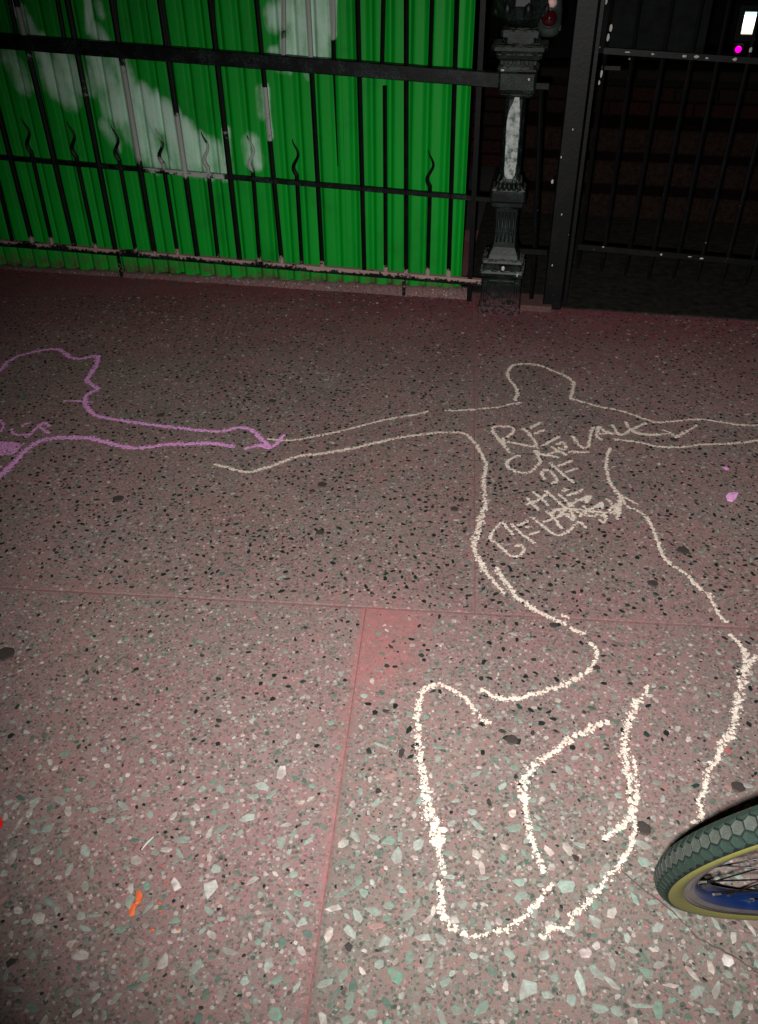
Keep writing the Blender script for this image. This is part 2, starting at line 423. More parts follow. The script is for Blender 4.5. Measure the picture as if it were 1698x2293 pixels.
# aggregate: crushed stones showing in the concrete
PAL = [((.17, .28, .22), .17), ((.25, .33, .28), .20), ((.33, .39, .345), .22), ((.50, .47, .42), .12), ((.09, .16, .125), .14), ((.56, .48, .43), .05),
       ((.34, .19, .17), .05), ((.02, .035, .03), .02), ((.50, .09, .09), .008), ((.30, .25, .22), .03)]
DARK = [((.010, .020, .017), .56), ((.022, .042, .034), .2), ((.06, .12, .09), .14), ((.05, .04, .04), .1), ((.34, .34, .29), .05)]
def pick(pal):
    t = random.random() * sum(w_ for _, w_ in pal)
    for c, w_ in pal:
        t -= w_
        if t <= 0: return c
    return pal[0][0]
def stone_shape(r, el, rnd=random):
    n = rnd.choice((5, 6, 6, 7)); out = []
    ph = rnd.random() * 6.28
    for k in range(n):
        an = 2 * math.pi * (k + rnd.uniform(-.3, .3)) / n
        q = r * rnd.uniform(.72, 1.15)
        out.append((math.cos(an) * q * el, math.sin(an) * q / el))
    ca, sa = math.cos(ph), math.sin(ph)
    return [(x * ca - y * sa, x * sa + y * ca) for x, y in out]
cand = []
def zone_of(p):
    return uv(p)
Zn = Vector((0, 0, 1))
def try_stone(p, r, pal, elr=(1.0, 2.1)):
    u, v_ = uv(p)
    if abs(v_) < .008 + r * .7: return
    if v_ > 0 and abs(u - uA) < .008 + r * .6: return
    if v_ < 0 and abs(u - uB) < .009 + r * .6: return
    if pts_in_tri(u, v_) > random.random() * 1.5: return
    cand.append((p, r, random.uniform(*elr), pick(pal)))
rs = random.Random(3)
for i in range(90000):
    x = random.uniform(-2.0, 2.3); y = random.uniform(.28, 3.3)
    p = Vector((x, y, 0)); u, v_ = uv(p)
    if not in_view(p, 260): continue
    near = v_ < 0
    nz = noise.noise(Vector((x * 2.2, y * 2.2, 5))) * .5 + .5
    if near:
        depth = min(1, max(0, -v_ / 1.0))
        r = .0019 + .0066 * random.random() ** 2.7 * (0.65 + .75 * depth) * (1.15 if u > 0 else .9)
        if random.random() < .02 + .42 * (1 - depth): pal = DARK
        else: pal = PAL
        if random.random() > .55 + .35 * depth + .3 * (nz - .5): continue
    else:
        if random.random() > .46 + .5 * (nz - .5) + .14 * (v_ < .9): continue
        r = .0021 + .0052 * random.random() ** 2.2
        pal = DARK if random.random() < .86 else PAL
    c_ = pick(pal)
    if near and depth > .45 and sum(c_) < .12: r = min(r, .0038)
    try_stone(p, r, [(c_, 1)])
for i in range(170):      # the few really large ones near the camera
    p = G(random.uniform(0, 1750), random.uniform(1750, 2330)); try_stone(p, random.uniform(.0065, .0125), PAL[:4] if random.random() < .8 else PAL[:6], (1.05, 1.9))
for px, py, r, c in ((1270, 1985, .018, (.30, .40, .34)), (470, 1990, .016, (.52, .51, .47)), (395, 1980, .011, (.66, .62, .58)), (1180, 2215, .017, (.42, .50, .44)), (1300, 2200, .014, (.40, .48, .42)),
                     (1630, 2150, .011, (.78, .74, .70)), (1605, 2143, .009, (.75, .72, .68)), (885, 2185, .013, (.14, .34, .24)), (180, 2140, .012, (.62, .55, .52)), (1312, 2135, .012, (.62, .52, .50)),
                     (615, 2270, .012, (.12, .33, .24)), (1445, 2165, .009, (.03, .10, .06)), (890, 1915, .014, (.36, .42, .38)), (630, 1730, .013, (.6, .56, .52)), (1230, 1905, .010, (.62, .52, .48))):
    cand.append((G(px, py), r, 1.2, c))
# keep stones from lying on one another
cell = {}; kept = []
cand.sort(key=lambda q: -q[1])
for q in cand:
    p, r = q[0], q[1]; k = (int(p.x // .03), int(p.y // .03)); ok = True
    for dx in (-1, 0, 1):
        for dy in (-1, 0, 1):
            for (p2, r2) in cell.get((k[0] + dx, k[1] + dy), ()):
                if (p2 - p).length < (r + r2) * 1.05: ok = False; break
            if not ok: break
        if not ok: break
    if ok: kept.append(q); cell.setdefault(k, []).append((p, r))
def screen_size(q): return q[1] / max(.3, (q[0] - CAMLOC).dot(FW)) * (1 if in_view(q[0]) else .01)
kept.sort(key=lambda q: -screen_size(q))
def slab_of(p):
    u, v_ = uv(p)
    for so, (u0, u1, v0, v1) in slab_objs:
        if u0 <= u < u1 and v0 <= v_ < v1: return so
    return None
def stone_geo(sh, h):
    n = len(sh)
    v = [(x, y, -.001) for x, y in sh] + [(x * .93, y * .93, h * .7) for x, y in sh] + [(x * .72, y * .72, h) for x, y in sh]
    f = [(i, (i + 1) % n, n + (i + 1) % n, n + i) for i in range(n)] + [(n + i, n + (i + 1) % n, 2 * n + (i + 1) % n, 2 * n + i) for i in range(n)] + [tuple(range(2 * n, 3 * n))]
    return v, f
var = []
for k in range(14):
    sh = stone_shape(1.0, random.uniform(1.0, 1.4)); v, f = stone_geo(sh, .0011)
    me = bpy.data.meshes.new('stone'); me.from_pydata(v, [], f); me.materials.append(M_agg1); var.append(me)
nsing = 0; joined = {}
for q in kept:
    p, r, el, c = q; so = slab_of(p)
    if so is None: continue
    jit = random.uniform(.85, 1.15); c = tuple(min(.85, x * jit) for x in c)
    if nsing < 300:
        o = bpy.data.objects.new('stone', random.choice(var)); C.objects.link(o); o.parent = so
        o.location = p - worldpos(so); o.scale = (r * math.sqrt(el), r / math.sqrt(el), 1); o.rotation_euler.z = random.random() * 6.28
        o.color = (*c, 1); nsing += 1
    else:
        d = joined.setdefault(so.name, (so, [], [], []))
        sh = stone_shape(r, math.sqrt(el)); v, f = stone_geo(sh, random.uniform(.0005, .0010)); b = len(d[1])
        d[1].extend([(x + p.x, y + p.y, z) for x, y, z in v]); d[2].extend([tuple(i + b for i in t) for t in f]); d[3].extend([(*c, 1)] * len(v))
for so, vv, ff, cc in joined.values():
    o = obj('aggregate', np.array(vv), ff, M_agg, so, colattr=cc); tag(o, kind='stuff')

# flattened gum, one part each of the slab it is trodden into
M_gum = mk_plain('old_gum', (.045, .034, .03), .75, scale=300)
for px, py, r in ((1146, 1657, .0135), (1440, 1855, .015), (1652, 1762, .013), (1530, 1232, .016), (1462, 1306, .013), (722, 1085, .014), (700, 1100, .009), (266, 1116, .016), (610, 898, .013),
                  (717, 1192, .012), (1033, 1120, .010), (1018, 1140, .012), (1335, 1495, .009), (1240, 1400, .010), (10, 1465, .022), (1510, 985, .012), (360, 930, .013), (1130, 910, .011), (925, 880, .009)):
    p = G(px, py); so = slab_of(p)
    n = 14; v = [(p.x, p.y, .0024)]; pr = []
    for ring_, z in ((.75, .0021), (1.0, -.0005)):
        for k in range(n):
            an = 2 * math.pi * k / n; q = r * ring_ * (1 + .28 * noise.noise(Vector((px + math.cos(an) * 1.6, py + math.sin(an) * 1.6, 2))))
            v.append((p.x + math.cos(an) * q, p.y + math.sin(an) * q, z))
    f = [(0, 1 + k, 1 + (k + 1) % n) for k in range(n)] + [(1 + k, 1 + n + k, 1 + n + (k + 1) % n, 1 + (k + 1) % n) for k in range(n)]
    obj('gum_spot', v, f, M_gum, so)
# hairline crack
cr = MB(); pts = [G(*p, .0014) for p in ((1380, 1940), (1440, 1990), (1500, 2035), (1530, 2065), (1560, 2098), (1600, 2120), (1650, 2145), (1700, 2180), (1760, 2215))]
pp = []
for a, b in zip(pts[:-1], pts[1:]):
    for t in np.linspace(0, 1, 6)[:-1]:
        q = a.lerp(b, t); pp.append(q + Vector((random.uniform(-1, 1), random.uniform(-1, 1), 0)) * .0012)
v = []; f = []
for i, q in enumerate(pp):
    t = (pp[min(i + 1, len(pp) - 1)] - pp[max(0, i - 1)]).normalized(); nrm = Vector((-t.y, t.x, 0)) * random.uniform(.0006, .0017)
    v += [q - nrm, q + nrm]
    if i: f.append((2 * i - 2, 2 * i, 2 * i + 1, 2 * i - 1))
obj('crack', v, f, mk_plain('crack_grit', (.10, .06, .055), .9), slab_of(G(1500, 2035)))

# ------------------------------------------------------------------ areaway paving behind the fence line
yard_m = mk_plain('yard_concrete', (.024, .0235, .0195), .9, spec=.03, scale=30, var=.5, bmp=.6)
ysl = FP(1056, 254, .05)[0]
sp_ = FP(1140, 450)[0]
yv = [FW3(ysl, .006, .075), FW3(sp_, .006, .075), FW3(sp_ + .08, .006, -.015), FW3(6, .006, -.015), FW3(6, .006, 9), FW3(ysl, .006, 9)]
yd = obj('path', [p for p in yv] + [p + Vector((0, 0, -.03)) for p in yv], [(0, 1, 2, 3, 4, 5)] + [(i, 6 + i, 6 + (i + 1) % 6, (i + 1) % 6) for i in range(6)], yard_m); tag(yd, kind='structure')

# ------------------------------------------------------------------ white spray paint that runs over both hoarding and bars
def zp(zx, zy, ox=0, oy=0, s=.3632): return ox + zx * s, oy + zy * s
SPR = []   # segments in fence coordinates: (s0,z0,s1,z1,halfwidth,strength)
def spr(pts, wid, st, ox=0):
    q = [FP(*zp(x, y, ox), .03) for x, y in pts]
    for k in range(len(q) - 1):
        w0 = wid[k] if hasattr(wid, '__len__') else wid
        SPR.append((*q[k], *q[k + 1], w0 * .3632 * .00185, st))
spr([(60, -60), (85, 80)], 18, .9); spr([(130, 50), (160, 130), (195, 215), (240, 230)], [20, 34, 22], .85)
spr([(525, -20), (540, 200)], 18, .8); spr([(580, 190), (625, 250)], 38, .95); spr([(600, 30), (620, 90)], 25, .45)
spr([(30, 360), (90, 420), (140, 530)], 55, .6)
spr([(250, 340), (310, 430), (330, 520), (420, 620)], [50, 75, 60], .78); spr([(380, 340), (430, 420), (440, 520)], 60, .85)
spr([(590, 340), (610, 430), (680, 560), (740, 700)], [60, 66, 75], .88); spr([(730, 380), (770, 500), (800, 600)], 46, 1.0)
spr([(660, 540), (700, 700)], 60, .8); spr([(860, 600), (920, 660), (980, 760)], [65, 75], 1.05); spr([(780, 640), (850, 780), (900, 900), (960, 980)], [90, 95, 75], .85)
spr([(1000, 720), (1080, 840), (1130, 980)], [80, 85], .98); spr([(1130, 790), (1200, 880), (1220, 1000)], [50, 60], .95); spr([(1280, 920), (1290, 1040)], 60, .7)
spr([(1340, 930), (1370, 1060)], 50, .8); spr([(1040, 1020), (1250, 1075)], 34, .7); spr([(640, 780), (720, 900)], 40, .5)
spr([(1545, 880), (1565, 1000)], 48, .72); spr([(1080, 680), (1100, 740)], 22, 1.1); spr([(1385, 800), (1395, 980)], 18, 1.2)
spr([(560, 400), (560, 560)], 40, .55)
spr([(330, 90), (335, 130)], 58, 1.0, 500); spr([(400, 30), (420, 120)], 45, .95, 500); spr([(460, -20), (450, 330)], 60, .95, 500); spr([(560, -20), (570, 340)], 72, .95, 500)
spr([(630, 20), (640, 180)], 40, .8, 500); spr([(676, -20), (676, 220)], 16, 1.3, 500); spr([(375, 260), (370, 330), (480, 345)], 32, .9, 500)
spr([(300, 320), (380, 335)], 26, .8, 500); spr([(330, 425), (400, 440)], 22, .45, 500); spr([(500, 430), (520, 480)], 20, .4, 500)
spr([(265, 540), (275, 700), (290, 850)], 13, 1.2, 500); spr([(225, 560), (240, 720)], 28, .38, 500)
SPR_A = np.array(SPR)
def spray_at(s, z):
    """s, z arrays -> strength"""
    s = np.asarray(s, float)[:, None]; z = np.asarray(z, float)[:, None]
    ax, az, bx, bz, wd, st = SPR_A.T
    dx, dz = bx - ax, bz - az; l2 = dx * dx + dz * dz + 1e-12
    t = np.clip(((s - ax) * dx + (z - az) * dz) / l2, 0, 1)
    d = np.sqrt((s - ax - t * dx) ** 2 + (z - az - t * dz) ** 2)
    k = np.clip(1 - (d / (wd * 1.5)) ** 2, 0, 1) ** 1.25 * st * 1.08
    return k.max(1)

# ------------------------------------------------------------------ corrugated hoarding
hoard = empty('corrugated_hoarding', FW3(0, 0, .05), 'bright green corrugated metal sheets with smeared white paint behind the railings', 'hoarding')
sR = FP(1052, 254, .05)[0]; sSeam = FP(764, 450, .05)[0]
ribs = .0665
def rib(s):
    k = math.floor(s / ribs + .5); t = (s / ribs) % 1.0
    d = min(t, 1 - t) * ribs                       # distance to the groove between two flat ribs
    g = max(0, 1 - d / .0185); v_ = .8 + .45 * noise.noise(Vector((k * 3.7, 0, 5)))
    return 1.0 + .10 * math.cos(2 * math.pi * (t - .3)) - 2.3 * v_ * g * g * (3 - 2 * g)
for (s0, s1, lift) in ((-2.1, sSeam - .93, .0), (sSeam - .95, sSeam + .02, .0035), (sSeam, sR, .0)):
    ss = []; k = math.floor(s0 / ribs)
    while k * ribs < s1:
        for t in (0, .04, .09, .14, .19, .24, .29, .38, .5, .62, .71, .76, .81, .86, .91, .96):
            q = (k + t) * ribs
            if s0 <= q <= s1: ss.append(q)
        k += 1
    ss = [s0] + ss + [s1]
    nz_ = 90; zz = np.linspace(0.003, 1.55, nz_)
    zz = np.concatenate([np.linspace(.003, 1.05, 105), np.linspace(1.08, 1.9, 12)])
    vv = []; S = []; Zs = []
    for z in zz:
        for s in ss:
            o_ = .050 - .0088 * rib(s) - lift + .003 * noise.noise(Vector((s * 2, z * 2, 4)))
            zb = z if z > .01 else z + .014 * max(0, s) + .004 * noise.noise(Vector((s * 12, 0, 0)))
            vv.append(FW3(s, zb, o_)); S.append(s); Zs.append(z)
    n = len(ss); ff = [(j * n + i, j * n + i + 1, (j + 1) * n + i + 1, (j + 1) * n + i) for j in range(len(zz) - 1) for i in range(n - 1)]
    o = obj('sheet', vv, ff, M_green, hoard, attrs={'spray': spray_at(S, Zs)}, smooth=True)
    md = o.modifiers.new('thickness', 'SOLIDIFY'); md.thickness = .001
# rough cement fillet under the foot of the hoarding, thicker towards the post: part of the pavement
v = []; f = []; ns = 120; pk = []
for i in range(ns + 1):
    s = -2.0 + (sR + .03 + 2.0) * i / ns; top = .005 + .0145 * max(0, s) + .003 * noise.noise(Vector((s * 15, 2, 0)))
    fr = .026 + .006 * noise.noise(Vector((s * 9, 7, 0)))
    v += [FW3(s, -.004, fr - .022), FW3(s, top * .7, fr - .006), FW3(s, top, fr + .006), FW3(s, top, .075), FW3(s, -.004, .08)]
    if i:
        b_ = 5 * (i - 1)
        for k in range(4): f.append((b_ + k, b_ + 5 + k, b_ + 6 + k, b_ + 1 + k))
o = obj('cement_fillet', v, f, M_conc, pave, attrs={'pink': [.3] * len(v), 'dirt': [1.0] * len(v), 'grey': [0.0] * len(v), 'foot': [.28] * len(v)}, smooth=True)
# ------------------------------------------------------------------ iron railings
rail = empty('iron_railings', FW3(0, 0), 'black iron railings with wavy-tipped short pickets between tall ones, before the green sheets', 'railings')
def lerp_line(p0, p1): return lambda s: p0[1] + (p1[1] - p0[1]) * (s - p0[0]) / (p1[0] - p0[0])
zbot = lerp_line(FP(0, 543), FP(1077, 632)); zmid = lerp_line(FP(0, 352), FP(1070, 444)); ztop = lerp_line(FP(0, 90), FP(1100, 176))
sL = -1.6; sPost = FP(1140, 450)[0]
def rail_bar(name, zf, hz, dp, s0, s1, attr_white, m, off=0.0):
    b = MB(); n = int((s1 - s0) / .012); pts = []; wh = []; S = []; Z = []
    vv = []; ff = []; wa = []; sa = []
    for i in range(n + 1):
        s = s0 + (s1 - s0) * i / n; z = zf(s)
        jj = .0012 * noise.noise(Vector((s * 30, 0, 1)))
        c = hz * .12
        sec = [(-dp, -hz + c), (-dp, hz - c), (-dp + c, hz), (dp, hz), (dp, -hz), (-dp + c, -hz)]
        for (o_, dz) in sec:
            vv.append(FW3(s, z + dz + jj, o_ + off)); S.append(s); Z.append(z + dz)
            wa.append(attr_white(s, dz))
    k = 6
    for i in range(n):
        for j in range(k): ff.append((i * k + j, i * k + (j + 1) % k, (i + 1) * k + (j + 1) % k, (i + 1) * k + j))
    ff += [tuple(range(k)), tuple((n) * k + j for j in range(k - 1, -1, -1))]
    return obj(name, vv, ff, m, rail, attrs={'white': wa, 'spray': spray_at(S, Z) * (0 if name == 'top_rail' else 1)})
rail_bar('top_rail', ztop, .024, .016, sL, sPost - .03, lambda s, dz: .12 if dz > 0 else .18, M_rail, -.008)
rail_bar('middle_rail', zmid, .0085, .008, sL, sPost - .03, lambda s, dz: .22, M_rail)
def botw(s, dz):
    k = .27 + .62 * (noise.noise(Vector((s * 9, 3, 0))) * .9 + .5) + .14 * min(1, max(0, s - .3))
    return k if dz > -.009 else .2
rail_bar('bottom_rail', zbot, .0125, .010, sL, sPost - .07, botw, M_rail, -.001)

def picket(name, a, bpt, rw, parent=rail, m=M_iron, z0=None, z1=None, wavy=False, tapered=False, off=0.0, foot=True, chip=True, n_=6):
    """a=(s,z) bottom, bpt=(s,z) top"""
    n = max(8, int(abs(bpt[1] - a[1]) / .010)); pts = []; rr = []; wh = []; S = []; Z = []
    chipk = random.uniform(.35, 1.15)
    for i in range(n + 1):
        t = i / n; s = a[0] + (bpt[0] - a[0]) * t; z = a[1] + (bpt[1] - a[1]) * t
        r = rw
        pts.append(FW3(s, z, off)); S.append(s); Z.append(z)
        if tapered: r = rw * (0.25 + .75 * min(1, t * 1.5))
        rr.append(r); hb = z - a[1]
        wh.append(chipk * max(0, 1 - max(0, hb) / .075) if (chip and hb < .075) else .16)
    if wavy:
        s0, z0_ = bpt
        for k in range(1, 15):
            t = k / 14; amp = .0115 * (1 - .2 * t)
            pts.append(FW3(s0 - amp * math.sin(t * math.pi * 2.5), z0_ + .125 * t, off)); S.append(s0); Z.append(z0_ + .125 * t)
            rr.append(rw * (1 - .82 * t ** 1.5)); wh.append(.2)
    b = MB(); b.sweep(pts, rr, n=n_, up=tuple(FN))
    sp = np.repeat(spray_at(S, Z), n_)
    return obj(name, b.v, b.f, m, parent, attrs={'white': np.repeat(wh, n_), 'spray': sp}, smooth=n_ > 6)
ZT = 1.55
def ext(a, b, z):  # continue line a->b to height z
    t = (z - a[1]) / (b[1] - a[1]); return (a[0] + (b[0] - a[0]) * t, z)
LONG = [((62, 109), (165, 540)), ((-28, 150), (73, 545)), ((-118, 160), (-18, 540)), ((174, 120), (256, 547)), ((272, 127), (345, 556)), ((378, 136), (441, 564)), ((487, 141), (536, 573)), ((589, 150), (631, 580)),
        ((698, 158), (722, 588)), ((805, 168), (816, 600)), ((910, 176), (910, 607)), ((1018, 184), (1005, 613))]
UPPER_I = [(-8, 100, 240 * 0 + 12), (0, 0, 0)]
tops0 = {}
for (t_, b_) in LONG:
    a = FP(*b_); c = FP(*t_); a = (a[0], zbot(a[0]) - .004)
    top = ext(a, c, ZT)
    picket('picket', a, top, .0106 if a[0] < 1.1 else .0092)
for t_, b_ in (((862, 192), (864, 603)),):            # cut short just under the top rail
    a = FP(*b_); c = FP(*t_); a = (a[0], zbot(a[0]) - .004); picket('picket', a, c, .0082)
a = FP(757, 372); c = FP(748, 165); picket('picket', (a[0], a[1]), ext(a, c, ZT), .0072, tapered=True, chip=False)   # broken off above the middle rail
SHORT = [((73, 355 - 3), (116, 541)), ((-18, 348), (27, 538)), ((171, 352), (214, 550)), ((267, 357), (303, 556)), ((367, 376), (398, 566)), ((467, 388), (488, 572)), ((567, 392), (581, 580)), ((665, 396), (676, 588)), ((963, 424), (958, 613))]
for t_, b_ in SHORT:
    a = FP(*b_); c = FP(*t_); a = (a[0], zbot(a[0]) - .004)
    zt = zmid(c[0]) + .028
    picket('wavy_picket', a, ext(a, c, zt), .0082, wavy=True)
# second set above the top rail
UP2 = [((1, 200 - 200), (40, 90)), ((-6, -100), (-6, 90)), ((132, 0), (149, 98)), ((250, 0), (269, 105)), ((363, 0), (378, 115)), ((476, 0), (483, 122)), ((585, 0), (593, 132)),
       ((632, 0), (636, 135)), ((694, 0), (694, 140)), ((801, 0), (801, 150)), ((859, 0), (854, 152)), ((1025, 0), (1014, 165)), ((968, 0), (963, 160))]
UP2 = [((22, 0), (40, 90)), ((129, 0), (146, 95)), ((256, 0), (268, 105)), ((363, 0), (380, 115)), ((476, 0), (483, 122)), ((636, 0), (636, 135)), ((859, 0), (856, 152)), ((968, 0), (963, 160)), ((801 - 55, 0), (748, 146))]
for t_, b_ in UP2:
    a = FP(*b_); c = FP(*t_); picket('picket', (a[0], ztop(a[0]) + .02), ext(a, c, ZT), .0082, chip=False)
# end stile next to the cast post
a = FP(1053, 632); c = FP(1080, 60); a = (a[0], .0); picket('end_stile', a, ext(a, c, ZT), .0125, n_=4, chip=False)
# little feet under the bottom rail
for px in (262, 905):
    s, z = FP(px, 560 + (px - 262) * .085); b = MB()
    b.box(FW3(s, zbot(s) / 2), (.012, .012, zbot(s) - .01), (FD, FN, Zn), .002); o = b.build('foot', M_rail, rail, attr=None)
    me = o.data; at = me.attributes.new('white', 'FLOAT', 'POINT'); at.data.foreach_set('value', [.42] * len(me.vertices))

# ------------------------------------------------------------------ cast-iron post
sp_b = FP(1124, 640)[0]; sp_t = FP(1159, 130)[0]; spc = (sp_b + sp_t) / 2 + .004
POFF = -.035
post = empty('cast_iron_post', FW3(spc, 0, POFF), 'ornate black cast-iron post with a white paint stripe on its shaft', 'post')
AX = (FD, FN, Zn)
def zat(py, px=1140): return FP(px, py, POFF - .05)[1]
zz = lambda py: zat(py)
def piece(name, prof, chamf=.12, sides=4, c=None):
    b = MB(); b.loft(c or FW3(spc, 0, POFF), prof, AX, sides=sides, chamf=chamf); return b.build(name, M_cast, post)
zg = 0.0
P_base = [(0, .079), (.02, .079), (.026, .073), (zz(611) - .018, .072), (zz(611) - .012, .075), (zz(611) - .006, .080), (zz(608), .081), (zz(605), .079), (zz(603), .070), (zz(592), .070), (zz(590), .074), (zz(586), .076), (zz(583), .074), (zz(580), .062)]
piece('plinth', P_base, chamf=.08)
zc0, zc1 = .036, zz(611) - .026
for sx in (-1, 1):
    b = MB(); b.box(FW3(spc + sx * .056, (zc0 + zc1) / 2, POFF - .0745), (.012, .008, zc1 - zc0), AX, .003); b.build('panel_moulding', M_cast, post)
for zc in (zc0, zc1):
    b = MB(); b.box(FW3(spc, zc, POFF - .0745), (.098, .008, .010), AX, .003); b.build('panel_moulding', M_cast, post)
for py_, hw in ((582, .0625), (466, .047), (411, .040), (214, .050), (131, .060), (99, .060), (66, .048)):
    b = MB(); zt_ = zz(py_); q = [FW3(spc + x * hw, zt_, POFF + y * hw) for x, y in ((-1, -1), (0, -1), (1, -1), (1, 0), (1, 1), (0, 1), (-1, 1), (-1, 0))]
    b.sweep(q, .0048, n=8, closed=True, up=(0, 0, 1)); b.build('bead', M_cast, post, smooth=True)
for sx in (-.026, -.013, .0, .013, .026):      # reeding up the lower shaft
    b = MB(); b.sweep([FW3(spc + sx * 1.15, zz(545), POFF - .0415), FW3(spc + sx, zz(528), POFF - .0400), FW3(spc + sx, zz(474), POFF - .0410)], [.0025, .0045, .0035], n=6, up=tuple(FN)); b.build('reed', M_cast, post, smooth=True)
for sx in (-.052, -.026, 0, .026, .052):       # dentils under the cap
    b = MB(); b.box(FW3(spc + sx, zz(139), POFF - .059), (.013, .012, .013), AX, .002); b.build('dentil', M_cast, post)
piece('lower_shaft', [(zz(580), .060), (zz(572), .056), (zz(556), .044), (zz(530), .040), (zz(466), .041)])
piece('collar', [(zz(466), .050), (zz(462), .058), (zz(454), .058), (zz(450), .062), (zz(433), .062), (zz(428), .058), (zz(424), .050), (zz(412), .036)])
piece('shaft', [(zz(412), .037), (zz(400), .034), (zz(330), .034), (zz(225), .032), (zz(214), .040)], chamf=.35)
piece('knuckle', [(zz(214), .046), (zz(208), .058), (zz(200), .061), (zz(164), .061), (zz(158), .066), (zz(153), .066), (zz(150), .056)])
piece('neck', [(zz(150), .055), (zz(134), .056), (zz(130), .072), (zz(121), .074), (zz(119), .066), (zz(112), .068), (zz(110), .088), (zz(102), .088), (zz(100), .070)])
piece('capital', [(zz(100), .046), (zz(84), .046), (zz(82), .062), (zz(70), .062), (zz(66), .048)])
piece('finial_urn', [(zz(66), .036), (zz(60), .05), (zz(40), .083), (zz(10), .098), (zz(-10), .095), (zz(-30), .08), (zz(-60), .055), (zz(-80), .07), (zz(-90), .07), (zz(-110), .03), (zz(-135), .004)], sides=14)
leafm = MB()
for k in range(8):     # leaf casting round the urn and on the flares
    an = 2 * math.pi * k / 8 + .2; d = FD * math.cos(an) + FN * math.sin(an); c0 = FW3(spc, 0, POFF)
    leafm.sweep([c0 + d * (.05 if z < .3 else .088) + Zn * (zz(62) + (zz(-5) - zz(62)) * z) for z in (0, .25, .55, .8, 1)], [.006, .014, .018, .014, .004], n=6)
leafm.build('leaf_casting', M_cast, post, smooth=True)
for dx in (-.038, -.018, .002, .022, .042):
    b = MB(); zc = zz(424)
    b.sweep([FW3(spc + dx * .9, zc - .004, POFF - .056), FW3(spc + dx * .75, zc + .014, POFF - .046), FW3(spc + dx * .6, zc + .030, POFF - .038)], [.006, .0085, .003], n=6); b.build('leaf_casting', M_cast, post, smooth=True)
# white paint stripe on the front of the shaft
v = []; f = []; edge = [(211, 735, 770), (224, 715, 772), (236, 690, 775), (252, 660, 775), (275, 638, 772), (300, 630, 768), (330, 625, 755), (360, 618, 742), (385, 612, 728), (396, 615, 715), (403, 640, 690)]
rows_ = []
for py, x0, x1 in edge:
    a0 = FP(1000 + x0 * .2119, py - (3 if py > 240 else 0), POFF - .0355); a1 = FP(1000 + x1 * .2119, py, POFF - .0355)
    rows_.append((a0[0], a1[0], a0[1]))
ys = np.linspace(0, len(rows_) - 1, 60)
for y in ys:
    i = min(int(y), len(rows_) - 2); t = y - i; r0, r1 = rows_[i], rows_[i + 1]
    s0 = r0[0] * (1 - t) + r1[0] * t + .0018 * noise.noise(Vector((y * 2, 0, 0))); s1 = r0[1] * (1 - t) + r1[1] * t + .0018 * noise.noise(Vector((y * 2, 9, 0))); z = r0[2] * (1 - t) + r1[2] * t
    lim0, lim1 = spc - .024, spc + .024
    for q in np.linspace(0, 1, 4): v.append(FW3(min(max(s0 + (s1 - s0) * q, lim0 - .004), lim1 + .004), z, POFF - .0358 if True else 0))
f = [(j * 4 + i, j * 4 + i + 1, j * 4 + 5 + i, j * 4 + 4 + i) for j in range(len(ys) - 1) for i in range(3)]
mw, nt, bb = mat('white_smear'); nn = noise_n(nt, 55, 4, .65, wpos(nt)); L(nt, ramp(nt, nn.outputs[0], [(.36, (.10, .12, .11)), (.48, (.30, .34, .32)), (.62, (.46, .48, .45))]).outputs[0], bb.inputs[0]); bb.inputs['Roughness'].default_value = .8
o = obj('paint_stripe', v, f, mw, post); md = o.modifiers.new('thickness', 'SOLIDIFY'); md.thickness = .0012
mchip = mk_plain('white_chip', (.50, .48, .44), .8)
def chip(parent, px, py, off, w_, h_):
    s, z = FP(px, py, off); n = 8
    v = [FW3(s, z, off - .002)] + [FW3(s + w_ * math.cos(6.283 * k / n) * random.uniform(.7, 1.1), z + h_ * math.sin(6.283 * k / n) * random.uniform(.7, 1.1), off) for k in range(n)]
    obj('paint_chip', v, [(0, 1 + k, 1 + (k + 1) % n) for k in range(n)], mchip, parent)
chip(post, 1127, 601, POFF - .0755, .0065, .010); chip(post, 1158, 617, POFF - .0795, .009, .008); chip(post, 1185, 178, POFF - .063, .004, .005); chip(post, 1126, 157, POFF - .067, .006, .004)

# threshold stone between post and gate
b = MB(); sA = FP(1163, 690, -.06)[0]; sB = FP(1236, 690, -.06)[0]
b.box(FW3((sA + sB) / 2, .006, -.0), ((sB - sA), .12, .03), AX, .003); tag(b.build('threshold_stone', mk_plain('threshold', (.10, .05, .045), .85, scale=80), None), 'low worn stone block at the foot of the gate post', 'kerb stone')

# ------------------------------------------------------------------ gate
gp0 = FP(1248, 668); gp1 = FP(1283, 0)
sg = FP(1256, 480)[0]
gpost = empty('gate_post', FW3(sg, 0), 'plain square black iron gate post with white chips, right of the ornate post', 'post')
b = MB(); b.box(FW3(sg + .006, .8), (.070, .070, 1.6), AX, .004); b.box(FW3(sg + .006, 1.61), (.08, .08, .02), AX, .004); b.build('upright', M_gate, gpost)
b = MB(); b.box(FW3(sg + .052, .78, -.004), (.016, .05, 1.5), AX, .002); b.build('stop_strip', M_gate, gpost)
for px, py in ((1237, 407), (1258, 480), (1237, 594), (1283, 290), (1257, 352)): chip(gpost, px, py, -.034, .0045, .008)
for py in (190, 560):
    s0 = FP(1190, py)[0]; z0 = FP(1190, py)[1]
    b = MB(); b.box(FW3(s0, z0, -.01), (.12, .02, .022), AX, .002); b.build('hinge_strap', M_gate, gpost)
